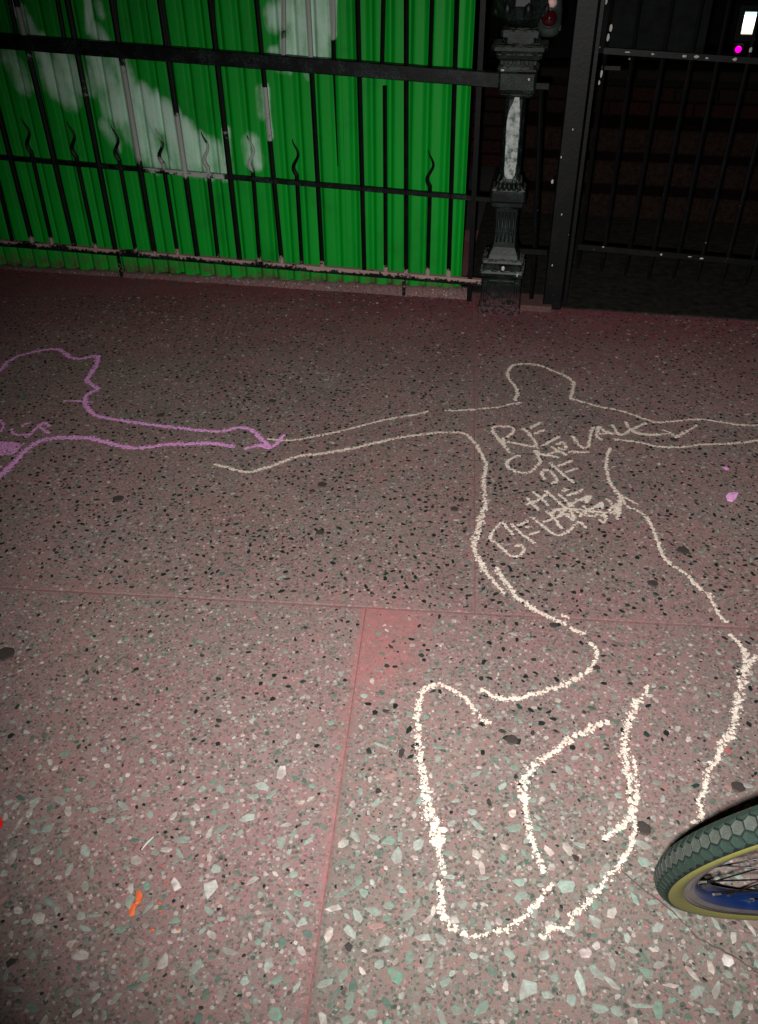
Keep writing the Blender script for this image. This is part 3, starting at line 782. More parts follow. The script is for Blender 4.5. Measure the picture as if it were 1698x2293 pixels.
# slim stay bar between the posts, bent at its foot
b = MB(); b.sweep([FW3(*FP(1213, 200)), FW3(*FP(1205, 400)), FW3(*FP(1195, 610)), FW3(*FP(1190, 668))], .009, n=6); 
o = b.build('stay_bar', M_gate, None); tag(o, 'thin black iron stay bar standing between the ornate post and the gate post', 'bar')
o = None
gate = empty('iron_gate', FW3(sg + .06, .1), 'black iron barred gate right of the square post, dark sheet filling its upper left', 'gate')
gzt = lerp_line(FP(1312, 110), FP(1698, 136)); gzb = lerp_line(FP(1263, 548), FP(1684, 586))
gs0 = sg + .075; gs1 = sg + 1.15
def grail(zf, hz):
    n = 40; b = MB(); b.sweep([FW3(gs0 + (gs1 - gs0) * i / n, zf(gs0 + (gs1 - gs0) * i / n)) for i in range(n + 1)], hz, n=4, sq=True, up=tuple(FN)); return b.build('gate_rail', M_gate, gate)
grail(gzt, .009); grail(lambda s: gzt(s) - .05 if s < gs0 + .1 else gzt(s) - .05, .0) if False else None
grail(gzb, .010)
b = MB(); b.box(FW3(gs0 + .03, gzt(gs0) - .05), (.06, .012, .012), AX); b.build('latch_bar', M_gate, gate)
GB = [((1354, 135), (1292, 605)), ((1413, 149), (1345, 610)), ((1482, 149), (1399, 618)), ((1545, 149), (1451, 627)), ((1605, 149), (1508, 624)), ((1673, 149), (1560, 629)), ((1738, 149), (1616, 634)), ((1800, 149), (1670, 638)), ((1865, 149), (1725, 643)), ((1930, 149), (1780, 648))]
for t_, b_ in GB:
    a = FP(*b_); c = FP(*t_); 
    b = MB(); n = 40; tp = ext(a, c, 1.55)
    b.sweep([FW3(a[0] + (tp[0] - a[0]) * i / n, a[1] + (tp[1] - a[1]) * i / n) for i in range(n + 1)], [.003] + [.0078] * n, n=6, up=tuple(FN)); b.build('gate_bar', M_gate, gate)
for px, py, w_, h_ in ((1357, 3, .006, .012), (1368, 62, .006, .016), (1362, 84, .006, .014), (1347, 165, .005, .016), (1342, 185, .004, .01), (1341, 106, .006, .005), (1462, 121, .007, .004), (1533, 126, .010, .006), (1560, 127, .010, .006), (1583, 130, .006, .005), (1646, 133, .010, .006),
                     (1681, 112, .006, .011), (1405, 117, .012, .003), (1481, 570, .006, .005), (1545, 575, .010, .003), (1571, 579, .009, .004), (1351, 553, .005, .004), (1410, 132, .003, .004)):
    chip(gate, px, py, -.0105, w_ * .8, h_ * .8)
gp = FP(1330, 60, .03)[0]; ge = FP(1578, 60, .03)[0]
b = MB(); b.box(FW3((gp - .03 + ge) / 2, (gzt(ge) + 1.5) / 2, .03), (ge - gp + .05, .004, 1.5 - gzt(ge)), AX); b.build('sheet_panel', mk_plain('dark_sheet', (.005, .0066, .006), .6, spec=.03, scale=25, var=.5), gate)

# small lamp unit above the latch
s0, z0 = FP(1231, 38, -.06)
lamp = empty('rear_lamp', FW3(s0, z0 - .05, -.06), 'small grey-green lamp with dark red lens and pale pink knob beside ornate post', 'lamp')
b = MB(); c = FW3(s0, z0, -.05)
b.sweep([c + Zn * z for z in (-.055, -.045, -.02, .02, .05, .09, .10)], [.022, .034, .039, .038, .034, .034, .022], n=12); b.build('housing', mk_plain('grey_green_metal', (.06, .085, .075), .4, .5), lamp, smooth=True)
def dome(c, r, d, n=14, rings=5, dirn=None):
    dirn = dirn or -FN; x = FD; y = Zn; v = []; f = []
    for j in range(rings):
        a = math.pi / 2 * j / (rings - 1) * .999
        for k in range(n): v.append(c + x * (r * math.cos(a) * math.cos(6.2832 * k / n)) + y * (r * math.cos(a) * math.sin(6.2832 * k / n)) + dirn * (d * math.sin(a)))
    for j in range(rings - 1):
        for k in range(n): f.append((j * n + k, j * n + (k + 1) % n, (j + 1) * n + (k + 1) % n, (j + 1) * n + k))
    return v, f
v, f = dome(FW3(s0, z0, -.088), .0235, .014); obj('lens', v, f, mk_plain('red_lens', (.035, .002, .004), .12, var=.1, bmp=0), lamp, smooth=True)
b = MB(); b.sweep([FW3(s0 + .027 * math.cos(6.2832 * k / 20), z0 + .027 * math.sin(6.2832 * k / 20), -.088) for k in range(20)], .0035, n=6, closed=True, up=tuple(FN)); b.build('lens_ring', M_cast, lamp, smooth=True)
s1_, z1_ = FP(1236, 6, -.088)
v, f = dome(FW3(s1_, z1_, -.080), .016, .016); obj('knob', v, f, mk_plain('pale_pink', (.75, .50, .46), .5), lamp, smooth=True)
b = MB(); b.box(FW3(s0 + .03, z0 - .03, -.03), (.02, .06, .02), AX, .003); b.build('bracket', M_cast, lamp)

# ------------------------------------------------------------------ behind the gate: steps, low brick wall, lit basement window
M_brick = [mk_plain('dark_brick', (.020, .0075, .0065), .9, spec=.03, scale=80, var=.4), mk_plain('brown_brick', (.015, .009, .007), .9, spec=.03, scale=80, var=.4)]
wall = empty('brick_wall', FW3(2.2, 0, 1.9), 'low dark red-brown brick wall in the shadow behind the railings and gate', 'wall')
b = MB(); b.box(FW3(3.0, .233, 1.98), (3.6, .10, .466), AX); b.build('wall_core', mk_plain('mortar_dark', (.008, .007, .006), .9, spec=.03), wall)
bm_ = MB(); bm_.box((0, 0, 0), (.208, .06, .062), None, .004)
bmes = []
for m_ in M_brick:
    me = bpy.data.meshes.new('brick'); me.from_pydata([tuple(q) for q in bm_.v], [], bm_.f); me.materials.append(m_); bmes.append(me)
ang = math.atan2(FD.y, FD.x)
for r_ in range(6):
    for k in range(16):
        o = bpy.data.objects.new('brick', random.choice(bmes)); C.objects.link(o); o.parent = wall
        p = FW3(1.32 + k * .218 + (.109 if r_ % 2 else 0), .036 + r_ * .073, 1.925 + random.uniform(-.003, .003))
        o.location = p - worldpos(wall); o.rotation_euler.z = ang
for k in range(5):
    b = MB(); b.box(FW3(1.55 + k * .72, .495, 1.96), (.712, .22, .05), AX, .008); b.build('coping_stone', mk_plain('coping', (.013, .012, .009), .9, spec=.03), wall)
steps = empty('stone_steps', FW3(2.5, 0, 1.3), 'three shallow dark stone steps in the shadow behind the gate', 'steps')
for k in range(3):
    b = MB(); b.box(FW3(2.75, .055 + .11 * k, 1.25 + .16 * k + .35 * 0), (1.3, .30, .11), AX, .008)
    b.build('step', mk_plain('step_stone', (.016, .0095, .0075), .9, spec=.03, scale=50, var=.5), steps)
# house far behind, dark, with one lit window
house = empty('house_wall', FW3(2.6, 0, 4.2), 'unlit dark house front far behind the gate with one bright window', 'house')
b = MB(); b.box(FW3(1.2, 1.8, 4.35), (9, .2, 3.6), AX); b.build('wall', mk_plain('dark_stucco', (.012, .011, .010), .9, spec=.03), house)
def FPo(px, py, off): return FP(px, py, off)
wx0, wz0 = FPo(1658, 77, 4.2); wx1, wz1 = FPo(1691, 77, 4.2); _, wzt = FPo(1680, 26, 4.2)
def pane(z0, z1, m_, s0=wx0, s1=wx1):
    b = MB(); b.box(FW3((s0 + s1) / 2, (z0 + z1) / 2, 4.22), (s1 - s0, .012, z1 - z0), AX, .004); return b.build('pane', m_, win)
win = MB(); ww = wx1 - wx0; wh_ = wzt - wz0
cz = (wz0 + wzt) / 2; cs = (wx0 + wx1) / 2
for dx, dz, sx, sz in ((0, wh_ / 2 + .02, ww + .08, .04), (0, -wh_ / 2 - .02, ww + .08, .04), (-ww / 2 - .02, 0, .04, wh_), (ww / 2 + .02, 0, .04, wh_)):
    win.box(FW3(cs + dx, cz + dz, 4.21), (sx, .05, sz), AX)
win = win.build('window', mk_plain('window_frame', (.01, .01, .01), .7), house)
E_w = mk_emit('lit_glass', (1, 1, .95), 3.0); E_c = mk_emit('lit_glass_cool', (.55, 1, .85), 1.6); E_o = mk_emit('lit_glass_warm', (1, .30, .12), 1.6); E_p = mk_emit('lit_glass_peach', (1, .80, .62), 1.5)
h_ = wh_
pane(wz0 + h_ * .26, wz0 + h_ * .84, E_w); pane(wz0 + h_ * .845, wzt, E_c); pane(wz0, wz0 + h_ * .13, E_p); pane(wz0 + h_ * .135, wz0 + h_ * .255, E_p)
a0 = FPo(1696, 70, 4.2); b = MB(); b.box(FW3(a0[0] + .04, a0[1], 4.22), (.08, .012, .07), AX); b.build('lit_sign', E_o, house)
a0 = FPo(1654, 111, 4.05)
v, f = dome(FW3(a0[0], a0[1], 4.06), .022, .018); o = obj('bulb', v, f, mk_emit('magenta_lamp', (1, .0, .45), 2.0), None, smooth=True, loc=FW3(a0[0], a0[1], 4.06))
# short stand for the magenta lamp
ml = empty('magenta_lamp', FW3(a0[0], 0, 4.07), 'tiny glowing magenta lamp low in the dark below the bright window', 'lamp')
wp = o.location.copy(); o.parent = ml; o.location = wp - ml.location
b = MB(); b.sweep([FW3(a0[0], 0, 4.08), FW3(a0[0], a0[1] - .02, 4.08)], .008, n=6); b.build('stake', mk_plain('stake_black', (.01, .01, .01), .7), ml)
b = MB(); b.box(FW3(a0[0], a0[1], 4.085), (.07, .03, .06), AX, .006); b.build('socket', mk_plain('socket_black', (.01, .01, .01), .7), ml)

# ------------------------------------------------------------------ chalk
def zoomT(kind):
    d = {'B': (1050, 780, .3923), 'C': (400, 1000, .4237), 'D': (850, 1450, .3935), 'G': (1250, 1300, .2712), 'H': (1050, 1250, .2421), 'P': (0, 750, .4237), 'T': (1080, 920, .2421), 'U': (1080, 1060, .2421), 'F': (0, 0, 1.0)}
    ox, oy, s = d[kind]; return lambda p: (ox + p[0] * s, oy + p[1] * s)
class Chalk:
    def __init__(s): s.v = []; s.f = []; s.n = 0
    def grain(s, p, r, z):
        n = 6; b = len(s.v); rot = random.random() * 6.28; el = random.uniform(.75, 1.35)
        s.v.append((p.x, p.y, z + r * .16))
        for k in range(n):
            an = 2 * math.pi * k / n; q = r * random.uniform(.7, 1.15)
            x, y = math.cos(an) * q * el, math.sin(an) * q / el
            s.v.append((p.x + x * math.cos(rot) - y * math.sin(rot), p.y + x * math.sin(rot) + y * math.cos(rot), z))
        for k in range(n): s.f.append((b, b + 1 + k, b + 1 + (k + 1) % n))
        s.n += 1
    def path(s, kind, pts, wpx, dens=1.0):
        """wpx: line width in photo pixels at its place"""
        T = zoomT(kind); q = [T(p) for p in pts]
        # smooth with Catmull-Rom
        Q = [q[0]] + q + [q[-1]]; out = []
        for i in range(1, len(Q) - 2):
            p0, p1, p2, p3 = (np.array(Q[i + k]) for k in (-1, 0, 1, 2))
            for t in np.linspace(0, 1, 7)[:-1]:
                out.append(.5 * ((2 * p1) + (-p0 + p2) * t + (2 * p0 - 5 * p1 + 4 * p2 - p3) * t * t + (-p0 + 3 * p1 - 3 * p2 + p3) * t ** 3))
        out.append(np.array(Q[-2])); W3 = [G(*o_) for o_ in out]
        for a, b_, pa in zip(W3[:-1], W3[1:], out):
            L_ = (b_ - a).length
            if L_ < 1e-6: continue
            mp = (a - CAMLOC).dot(FW) / FPX                      # metres per photo pixel across
            wd = wpx * mp; gs = min(.0036, max(.0027, .17 * wd + .0009))
            nearf = min(1, max(0, (H / max(.3, (a - CAMLOC).length) - .55) / .35)); cnt = dens * (3.1 - 1.25 * nearf) * L_ * wd / (gs * gs * 2.6); cnt = int(cnt) + (random.random() < cnt % 1)
            t = (b_ - a).normalized(); nr = Vector((-t.y, t.x, 0))
            for _ in range(int(cnt * .55) + (random.random() < .5)):       # fine dust either side
                p = a.lerp(b_, random.random()) + nr * (random.gauss(0, .42) * wd)
                if noise.noise(Vector((p.x * 60, p.y * 60, 5))) > -.15: s.grain(p, random.uniform(.0007, .0015), random.uniform(.0011, .0016))
            for _ in range(cnt):
                u_ = random.random(); g = random.gauss(0, .29)
                p = a.lerp(b_, u_) + nr * (g * wd)
                k = noise.noise(Vector((p.x * 150, p.y * 150, 2)))        # chalk only takes on the high spots
                if k < -.34 + .10 * nearf + .55 * abs(g): continue
                r = gs * random.uniform(.5, 1.35) * (1.15 if k > .2 else .85)
                s.grain(p, r, random.uniform(.0013, .0024))
    def patch(s, kind, poly, dens=1.0):
        T = zoomT(kind); P_ = [G(*T(p)) for p in poly]
        x0, x1 = min(p.x for p in P_), max(p.x for p in P_); y0, y1 = min(p.y for p in P_), max(p.y for p in P_)
        for _ in range(int(dens * (x1 - x0) * (y1 - y0) / 1.3e-5)):
            x, y = random.uniform(x0, x1), random.uniform(y0, y1); c = False; j = len(P_) - 1
            for i in range(len(P_)):
                if (P_[i].y > y) != (P_[j].y > y) and x < (P_[j].x - P_[i].x) * (y - P_[i].y) / (P_[j].y - P_[i].y) + P_[i].x: c = not c
                j = i
            if c: s.grain(Vector((x, y, 0)), random.uniform(.002, .0045), random.uniform(.0013, .0026))
    def build(s, name, m): return obj(name, np.array(s.v), s.f, m, None)
def finish(o, label, cat, group=None):
    c = np.array([v.co[:] for v in o.data.vertices]).mean(0); off = Vector((c[0], c[1], 0))
    for v in o.data.vertices: v.co -= off
    o.location = off; return tag(o, label, cat, group)

ch = Chalk()
ch.path('B', [(262, 300), (278, 262), (262, 215), (232, 180), (222, 140), (245, 105), (285, 92), (350, 92), (420, 105), (480, 130), (540, 155), (595, 190), (598, 215), (590, 250), (580, 290)], 6.5, 1.3)
ch.path('B', [(300, 312), (240, 320), (190, 335), (120, 342), (50, 350), (0, 357)], 5, 1)
ch.path('F', [(1060, 917), (1020, 920), (992, 920)], 4.5, .9)
ch.path('F', [(960, 921), (930, 930), (904, 933), (860, 942), (822, 951), (780, 962), (740, 971), (700, 979), (650, 987), (600, 984)], 5.5, 1)
ch.path('C', [(190, 98), (250, 110), (310, 130), (380, 137), (440, 120), (510, 100), (580, 70), (660, 48), (740, 42), (820, 28), (930, 10), (1000, -8), (1120, -35)], 8, 1.2)
ch.path('F', [(873, 985), (920, 977), (966, 971), (1005, 968), (1038, 971), (1050, 977)], 6.5, 1.1)
ch.path('B', [(0, 505), (40, 550), (75, 610), (98, 670), (85, 740), (90, 820), (95, 900)], 8, 1)
ch.path('B', [(95, 900), (75, 950), (60, 1010), (50, 1060), (25, 1120), (40, 1180), (70, 1230), (95, 1275)], 13, 1)
ch.path('H', [(110, 60), (160, 140), (220, 210), (290, 290), (340, 320)], 9, 1)
ch.path('H', [(250, 90), (300, 170), (340, 220), (390, 290), (430, 360), (500, 400), (570, 450), (640, 500), (740, 550), (850, 590), (900, 610)], 11, 1.15)
ch.path('H', [(940, 640), (1000, 680), (1080, 700)], 11, 1.6)
ch.path('H', [(1090, 770), (1160, 820), (1185, 870), (1175, 950), (1110, 1045)], 9, 1.1)
ch.path('H', [(1110, 1045), (1010, 1110), (850, 1190), (700, 1240), (560, 1270), (430, 1305), (300, 1300), (230, 1290), (180, 1250), (110, 1210)], 11, 1.3)
ch.path('H', [(850, 520), (930, 565)], 8, .7)
ch.path('D', [(630, 440), (575, 405), (545, 370), (520, 320), (480, 285), (420, 245), (370, 220), (335, 210), (280, 230), (240, 265), (222, 320)], 12, 1.05)
ch.path('D', [(222, 320), (215, 380), (218, 440), (215, 500), (225, 560), (232, 620), (240, 690), (250, 740), (255, 790)], 14, 1.0)
ch.path('D', [(255, 790), (270, 860), (275, 920), (290, 980), (320, 1030)], 26, 1.1)
ch.patch('D', [(290, 1040), (320, 1030), (350, 1035), (380, 1030), (375, 1080), (360, 1115), (335, 1135), (300, 1125), (285, 1090)], 1.5)
ch.path('D', [(335, 1130), (345, 1200), (370, 1290)], 13, 1)
ch.path('D', [(335, 1330), (350, 1370), (355, 1430), (355, 1500), (380, 1560), (430, 1610)], 18, 1.05)
ch.path('D', [(430, 1610), (490, 1640), (560, 1640), (640, 1625), (720, 1610), (790, 1560), (850, 1510), (900, 1455), (940, 1400), (985, 1350)], 12, 1.15)
ch.path('D', [(1310, 425), (1250, 440), (1190, 470), (1120, 505), (1050, 550), (990, 600), (930, 640), (870, 690), (830, 750)], 14, .95)
ch.path('D', [(830, 750), (815, 810), (825, 880)], 24, 1.0)
ch.path('D', [(825, 880), (835, 940), (840, 1000), (860, 1070), (880, 1140), (905, 1210), (940, 1290)], 13, 1.1)
ch.path('G', [(745, 850), (715, 960)], 10, 1)
ch.path('G', [(640, 990), (700, 1000)], 11, 1.3)
ch.path('G', [(650, 990), (625, 1080), (580, 1170), (560, 1260), (555, 1320), (545, 1400), (560, 1500), (580, 1620), (590, 1750), (605, 1850), (600, 1930), (540, 2020), (460, 2080), (380, 2150)], 15, 1.0)
ch.path('G', [(615, 1450), (640, 1560), (645, 1660), (650, 1780), (640, 1880), (625, 1960), (640, 2060), (610, 2130), (605, 2210)], 9, .95)
ch.path('D', [(1440, 1060), (1440, 1130), (1400, 1190), (1350, 1260), (1300, 1310), (1250, 1380), (1200, 1430), (1160, 1480), (1080, 1530)], 13, 1.0)
ch.path('D', [(1100, 1560), (1060, 1600), (1010, 1600), (970, 1590), (950, 1630), (920, 1660)], 11, .9)
ch.path('D', [(960, 1600), (965, 1660)], 11, .8)
ch.path('B', [(810, 570), (785, 640), (790, 720), (820, 790), (870, 845)], 7, 1.3)
ch.path('B', [(870, 845), (920, 870), (965, 892)], 5, 1); ch.path('B', [(870, 850), (900, 900), (960, 930), (1010, 960)], 6, .9); ch.path('B', [(870, 850), (862, 900), (855, 960)], 7, 1.3)
ch.path('B', [(1010, 960), (1050, 1030), (1080, 1110), (1110, 1190), (1160, 1240), (1210, 1265)], 7.5, 1.2)
ch.path('F', [(1524, 1276), (1542, 1290), (1556, 1312)], 8, 1.1)
ch.path('G', [(1100, 0), (1180, 80), (1250, 120), (1280, 200), (1330, 290), (1390, 345)], 8, 1.0)
ch.path('G', [(1420, 445), (1480, 510), (1530, 570)], 8, 1.1)
ch.path('G', [(1530, 570), (1545, 640), (1540, 720), (1530, 800), (1510, 870), (1490, 950), (1470, 1050), (1460, 1150), (1440, 1230), (1410, 1310)], 16, 1.0)
ch.path('G', [(1640, 620), (1585, 690), (1550, 760)], 11, .9)
ch.path('G', [(1410, 1310), (1350, 1330), (1350, 1400), (1310, 1480), (1250, 1560), (1220, 1660), (1210, 1740), (1170, 1820), (1180, 1940), (1120, 2010)], 14, .95)
ch.path('B', [(580, 290), (640, 305), (740, 335), (830, 350), (920, 375), (1000, 405), (1070, 425), (1150, 420), (1230, 412), (1330, 408), (1450, 425), (1560, 440), (1652, 440), (1800, 425), (1980, 440)], 6, 1.05)
ch.path('B', [(825, 520), (900, 530), (980, 540), (1060, 560), (1150, 567), (1230, 565), (1330, 552), (1450, 548), (1570, 540), (1652, 528), (1800, 530), (1950, 510)], 6, 1.1)
ch.path('B', [(940, 470), (1000, 490), (1100, 492), (1160, 490), (1185, 512), (1240, 480), (1300, 440)], 4.5, .9); ch.path('B', [(1105, 468), (1165, 490)], 4.5, 1); ch.path('B', [(1175, 512), (1230, 482)], 7, 1.2)
finish(ch.build('chalk_outline', M_cream), 'large cream chalk outline of a person with outstretched arms and bent legs', 'chalk drawing')

tx = Chalk()
for p in ([(250, 390), (200, 320), (150, 270), (110, 210), (95, 165), (150, 145), (200, 150), (270, 150), (295, 180), (270, 215), (235, 250)], [(230, 290), (320, 305), (440, 330), (500, 330)],
          [(370, 160), (420, 200), (460, 250), (500, 300), (510, 350)], [(440, 165), (545, 110)], [(480, 215), (580, 180)],
          [(350, 415), (280, 440), (225, 490), (260, 540), (350, 575), (440, 570), (500, 520), (535, 480), (520, 430), (485, 370)], [(500, 370), (550, 405), (640, 418), (710, 440)],
          [(560, 325), (640, 280), (720, 240)], [(640, 335), (700, 370), (780, 415)], [(690, 320), (750, 290), (770, 360), (700, 345)], [(600, 410), (690, 380), (760, 395)],
          [(835, 235), (880, 300), (930, 345), (980, 330), (995, 250), (1020, 160)], [(800, 382), (900, 385), (990, 385)],
          [(1080, 145), (1060, 230), (1110, 275)], [(1080, 145), (1130, 190), (1200, 215)], [(1085, 218), (1200, 212), (1290, 230)],
          [(1200, 130), (1240, 190), (1290, 225), (1370, 180), (1440, 150), (1520, 115)], [(1325, 105), (1370, 170), (1440, 215), (1560, 225), (1650, 225)], [(1040, 160), (1010, 165)],
          [(620, 485), (700, 550), (770, 610), (850, 670)], [(700, 515), (830, 465)], [(770, 570), (880, 535)], [(580, 640), (555, 605), (555, 565), (600, 545), (650, 580), (690, 650), (640, 675)]):
    tx.path('T', p, 6.5, 1.25)
tx.patch('T', [(150, 265), (200, 250), (220, 300), (200, 330), (170, 310)], 1)
for p in ([(290, 575), (240, 520), (185, 460), (120, 520), (75, 600), (130, 650), (200, 710), (270, 770), (340, 765), (390, 710), (350, 660), (310, 680)], [(270, 470), (330, 530), (400, 590), (490, 650)], [(330, 490), (430, 440)], [(400, 505), (460, 490)], [(430, 570), (530, 545)],
          [(455, 405), (530, 465), (600, 520), (690, 575), (780, 550), (850, 490), (900, 450), (965, 510)], [(560, 450), (650, 430), (720, 400), (800, 380), (860, 420)],
          [(410, 230), (470, 290), (530, 350)], [(470, 175), (530, 220), (610, 300)], [(580, 160), (650, 220), (740, 300), (830, 350)], [(700, 190), (780, 260), (850, 310)], [(740, 170), (800, 150)], [(780, 210), (860, 185), (930, 155)],
          [(890, 260), (1000, 210), (960, 280)], [(590, 350), (660, 410), (740, 520)], [(690, 330), (760, 380), (850, 440)], [(850, 340), (950, 390), (1050, 400)], [(930, 310), (1000, 350), (1070, 390)],
          [(1080, 430), (1130, 460), (1140, 390)], [(1160, 240), (1200, 290), (1260, 330)], [(1280, 200), (1265, 290), (1250, 430)], [(1180, 370), (1250, 350)], [(400, 290), (500, 260), (600, 200)],
          [(650, 350), (760, 330), (900, 340), (1150, 370)], [(700, 400), (820, 300), (900, 240)], [(900, 400), (1000, 330), (1080, 300)], [(680, 330), (640, 400), (700, 450)], [(1100, 400), (1180, 340), (1230, 300), (1250, 380)], [(820, 270), (800, 330), (870, 420)]):
    tx.path('U', p, 6.2, 1.25)
tx.patch('U', [(1050, 290), (1110, 265), (1130, 320), (1080, 350)], .9); tx.patch('U', [(920, 240), (990, 205), (970, 275)], .9); tx.patch('U', [(1210, 290), (1260, 280), (1265, 350), (1220, 380)], 1)
finish(tx.build('chalk_lettering', M_cream), 'cream chalk words on the chest of the cream outline, lower word scratched over', 'chalk writing')

pu = Chalk()
pu.path('P', [(-190, 420), (-170, 340), (-110, 270), (-60, 230), (0, 190), (50, 140), (110, 110), (180, 92), (250, 80), (310, 78), (340, 95), (370, 120), (430, 128), (490, 115), (530, 118)], 9, 1.4)
pu.path('P', [(520, 120), (510, 160), (480, 210), (460, 240), (490, 265), (520, 290), (480, 305), (450, 335), (455, 370), (475, 405), (530, 435), (620, 450), (720, 465), (830, 480), (950, 495), (1080, 508), (1180, 510), (1260, 490), (1330, 505), (1380, 550), (1425, 590)], 9, 1.5)
pu.path('P', [(1500, 530), (1470, 570), (1420, 600), (1370, 580)], 9, 1.4); pu.path('P', [(340, 350), (440, 352), (490, 358)], 5, .8)
pu.path('P', [(-160, 930), (-90, 850), (0, 750), (50, 700), (100, 650), (150, 600), (220, 560), (310, 545)], 13, 1.3)
pu.path('P', [(310, 545), (440, 545), (530, 560), (620, 585), (720, 600), (800, 595), (900, 580), (1000, 578), (1120, 575), (1240, 595)], 12, 1.4)
pu.path('P', [(1290, 605), (1350, 590), (1425, 585)], 9, .9)
finish(pu.build('chalk_outline', M_purple), 'purple chalk outline of a head and arm, reaching towards the cream outline', 'chalk drawing')
pl = Chalk()
for p in ([(110, 482), (160, 465)], [(60, 500), (70, 520), (95, 530), (170, 528)], [(140, 545), (165, 520), (200, 490), (230, 465), (270, 485)], [(0, 450), (20, 480), (5, 510), (-30, 530)], [(-60, 440), (0, 445)], [(-60, 470), (-10, 500)], [(210, 470), (225, 500), (265, 520)]):
    pl.path('P', p, 7, .9)
pl.patch('P', [(-60, 570), (0, 565), (130, 575), (90, 620), (40, 640), (-50, 635)], .85); pl.path('P', [(-20, 690), (10, 700)], 7, 1)
finish(pl.build('chalk_lettering', M_purple), 'purple chalk letters and filled patch inside the purple outline at the left edge', 'chalk writing')

# ------------------------------------------------------------------ litter on the pavement
def flake(name, poly, z, col, label, cat, thick=.0012, rough=.6):
    P_ = [G(*p) for p in poly]; c = sum(P_, Vector()) / len(P_); n = len(P_)
    v = [c + Vector((0, 0, z + .003))] + [p + Vector((0, 0, z + .0015 * ((k % 2)))) for k, p in enumerate(P_)] + [p + Vector((0, 0, z - thick)) for p in P_]
    f = [(0, 1 + k, 1 + (k + 1) % n) for k in range(n)] + [(1 + k, 1 + n + k, 1 + n + (k + 1) % n, 1 + (k + 1) % n) for k in range(n)]
    o = obj(name, v, f, mk_plain(name + '_m', col, rough, scale=200, var=.12), None, loc=c); tag(o, label, cat); return o
flake('petal', [(1625, 1112), (1632, 1106), (1645, 1103), (1653, 1106), (1648, 1118), (1640, 1125), (1628, 1122)], .003, (.98, .45, .82), 'larger bright pink petal lying right of the cream outline', 'petal')
flake('petal', [(1619, 1048), (1627, 1047), (1633, 1052), (1626, 1055)], .003, (.92, .35, .75), 'tiny bright pink petal above the larger one', 'petal')
flake('paper_scrap', [(-14, 1832), (2, 1833), (8, 1842), (4, 1855), (-4, 1862), (-16, 1860)], .003, (.85, .015, .01), 'bright red paper scrap at the left edge of the photo', 'scrap')
flake('orange_peel', [(306, 1998), (314, 1996), (321, 2008), (318, 2020), (308, 2028), (304, 2040), (302, 2052), (291, 2055), (289, 2042), (295, 2028), (305, 2020)], .003, (.72, .15, .045), 'crooked orange shred lying on the speckled concrete at lower left', 'shred')
for k, (x, y, r) in enumerate(((358, 2024, 5), (360, 2042, 4), (342, 2084, 6), (375, 1982, 4), (398, 2082, 4))):
    lab = ['small orange crumb right of the crooked shred', 'lower small orange crumb right of the crooked shred', 'orange crumb below the crooked shred, beside white stones', 'orange crumb above and right of the crooked shred', 'orange crumb below right, farthest from the crooked shred'][k]
    flake('orange_crumb', [(x - r, y), (x, y - r), (x + r, y - 1), (x + 1, y + r * .8)], .002, (.60, .17, .08), lab, 'crumb')
tw = MB(); tw.sweep([G(317, 1903, .004), G(330, 1887, .006), G(344, 1874, .005)], [.0010, .0016, .0009], n=6)
tag(tw.build('matchstick', mk_plain('pale_wood', (.62, .60, .52), .7), None), 'short pale splinter of wood on the pavement at lower left', 'splinter')
# leaves and grit gathered at the foot of the hoarding
lv, lf, lc = [], [], []
for i in range(420):
    s = random.uniform(-1.6, 2.2); d = abs(random.gauss(0, .055)) + .005; p = FW3(s, 0, -d - .0 + .02)
    r = random.uniform(.002, .006) * (1.7 if random.random() < .06 else 1); sh = stone_shape(r, 1.25); b = len(lv); z = random.uniform(.001, .004)
    lv += [(x + p.x, y + p.y, z + random.uniform(0, .002)) for x, y in sh]; lf.append(tuple(range(b, b + len(sh))))
    c = random.choice([(.10, .045, .045), (.06, .035, .03), (.16, .07, .07), (.24, .14, .13), (.08, .03, .035)]); lc += [(*c, 1)] * len(sh)
o = obj('grit', np.array(lv), lf, M_agg, None, colattr=lc); tag(o, 'dark leaf litter and grit gathered along the foot of the railings', 'debris', kind='stuff')

# ------------------------------------------------------------------ bicycle
th, lean = .0486, .3143
e = Vector((math.cos(th), math.sin(th), 0)); n0 = e.cross(Zn); U = Zn * math.cos(lean) + n0 * math.sin(lean); Nn = U.cross(e)   # right-handed: e, Nn?, U
Yb = U.cross(e)
bike = empty('bicycle', (0, 0, 0), 'bicycle leaning at right edge, tan-sided hexagon-tread tyre, blue rim and black spokes', 'bicycle')
bike.matrix_world = Matrix(((e.x, Yb.x, U.x, .6955), (e.y, Yb.y, U.y, .7484), (e.z, Yb.z, U.z, 0), (0, 0, 0, 1)))
def bobj(name, mb_v, mb_f, m, parent, smooth=True, mats=None, midx=None):
    me = bpy.data.meshes.new(name); me.from_pydata([tuple(q) for q in mb_v], [], mb_f)
    if mats:
        for q in mats: me.materials.append(q)
        me.polygons.foreach_set('material_index', midx)
    else: me.materials.append(m)
    if smooth: me.polygons.foreach_set('use_smooth', [True] * len(me.polygons))
    o = bpy.data.objects.new(name, me); C.objects.link(o); o.parent = parent; return o
M_rub = mk_plain('tyre_rubber', (.004, .008, .007), .7, scale=300, var=.3, spec=.3)
M_block = mk_plain('tread_block', (.044, .052, .043), .75, scale=500, var=.25, spec=.3)
M_blocks2 = mk_plain('tread_block_side', (.014, .028, .021), .75, scale=500, var=.25, spec=.3)
M_tan = mk_plain('tan_sidewall', (.20, .185, .05), .6, scale=500, var=.2)
M_rimg = mk_plain('rim_alloy', (.22, .20, .22), .25, .7, .15, 30, bmp=.05)
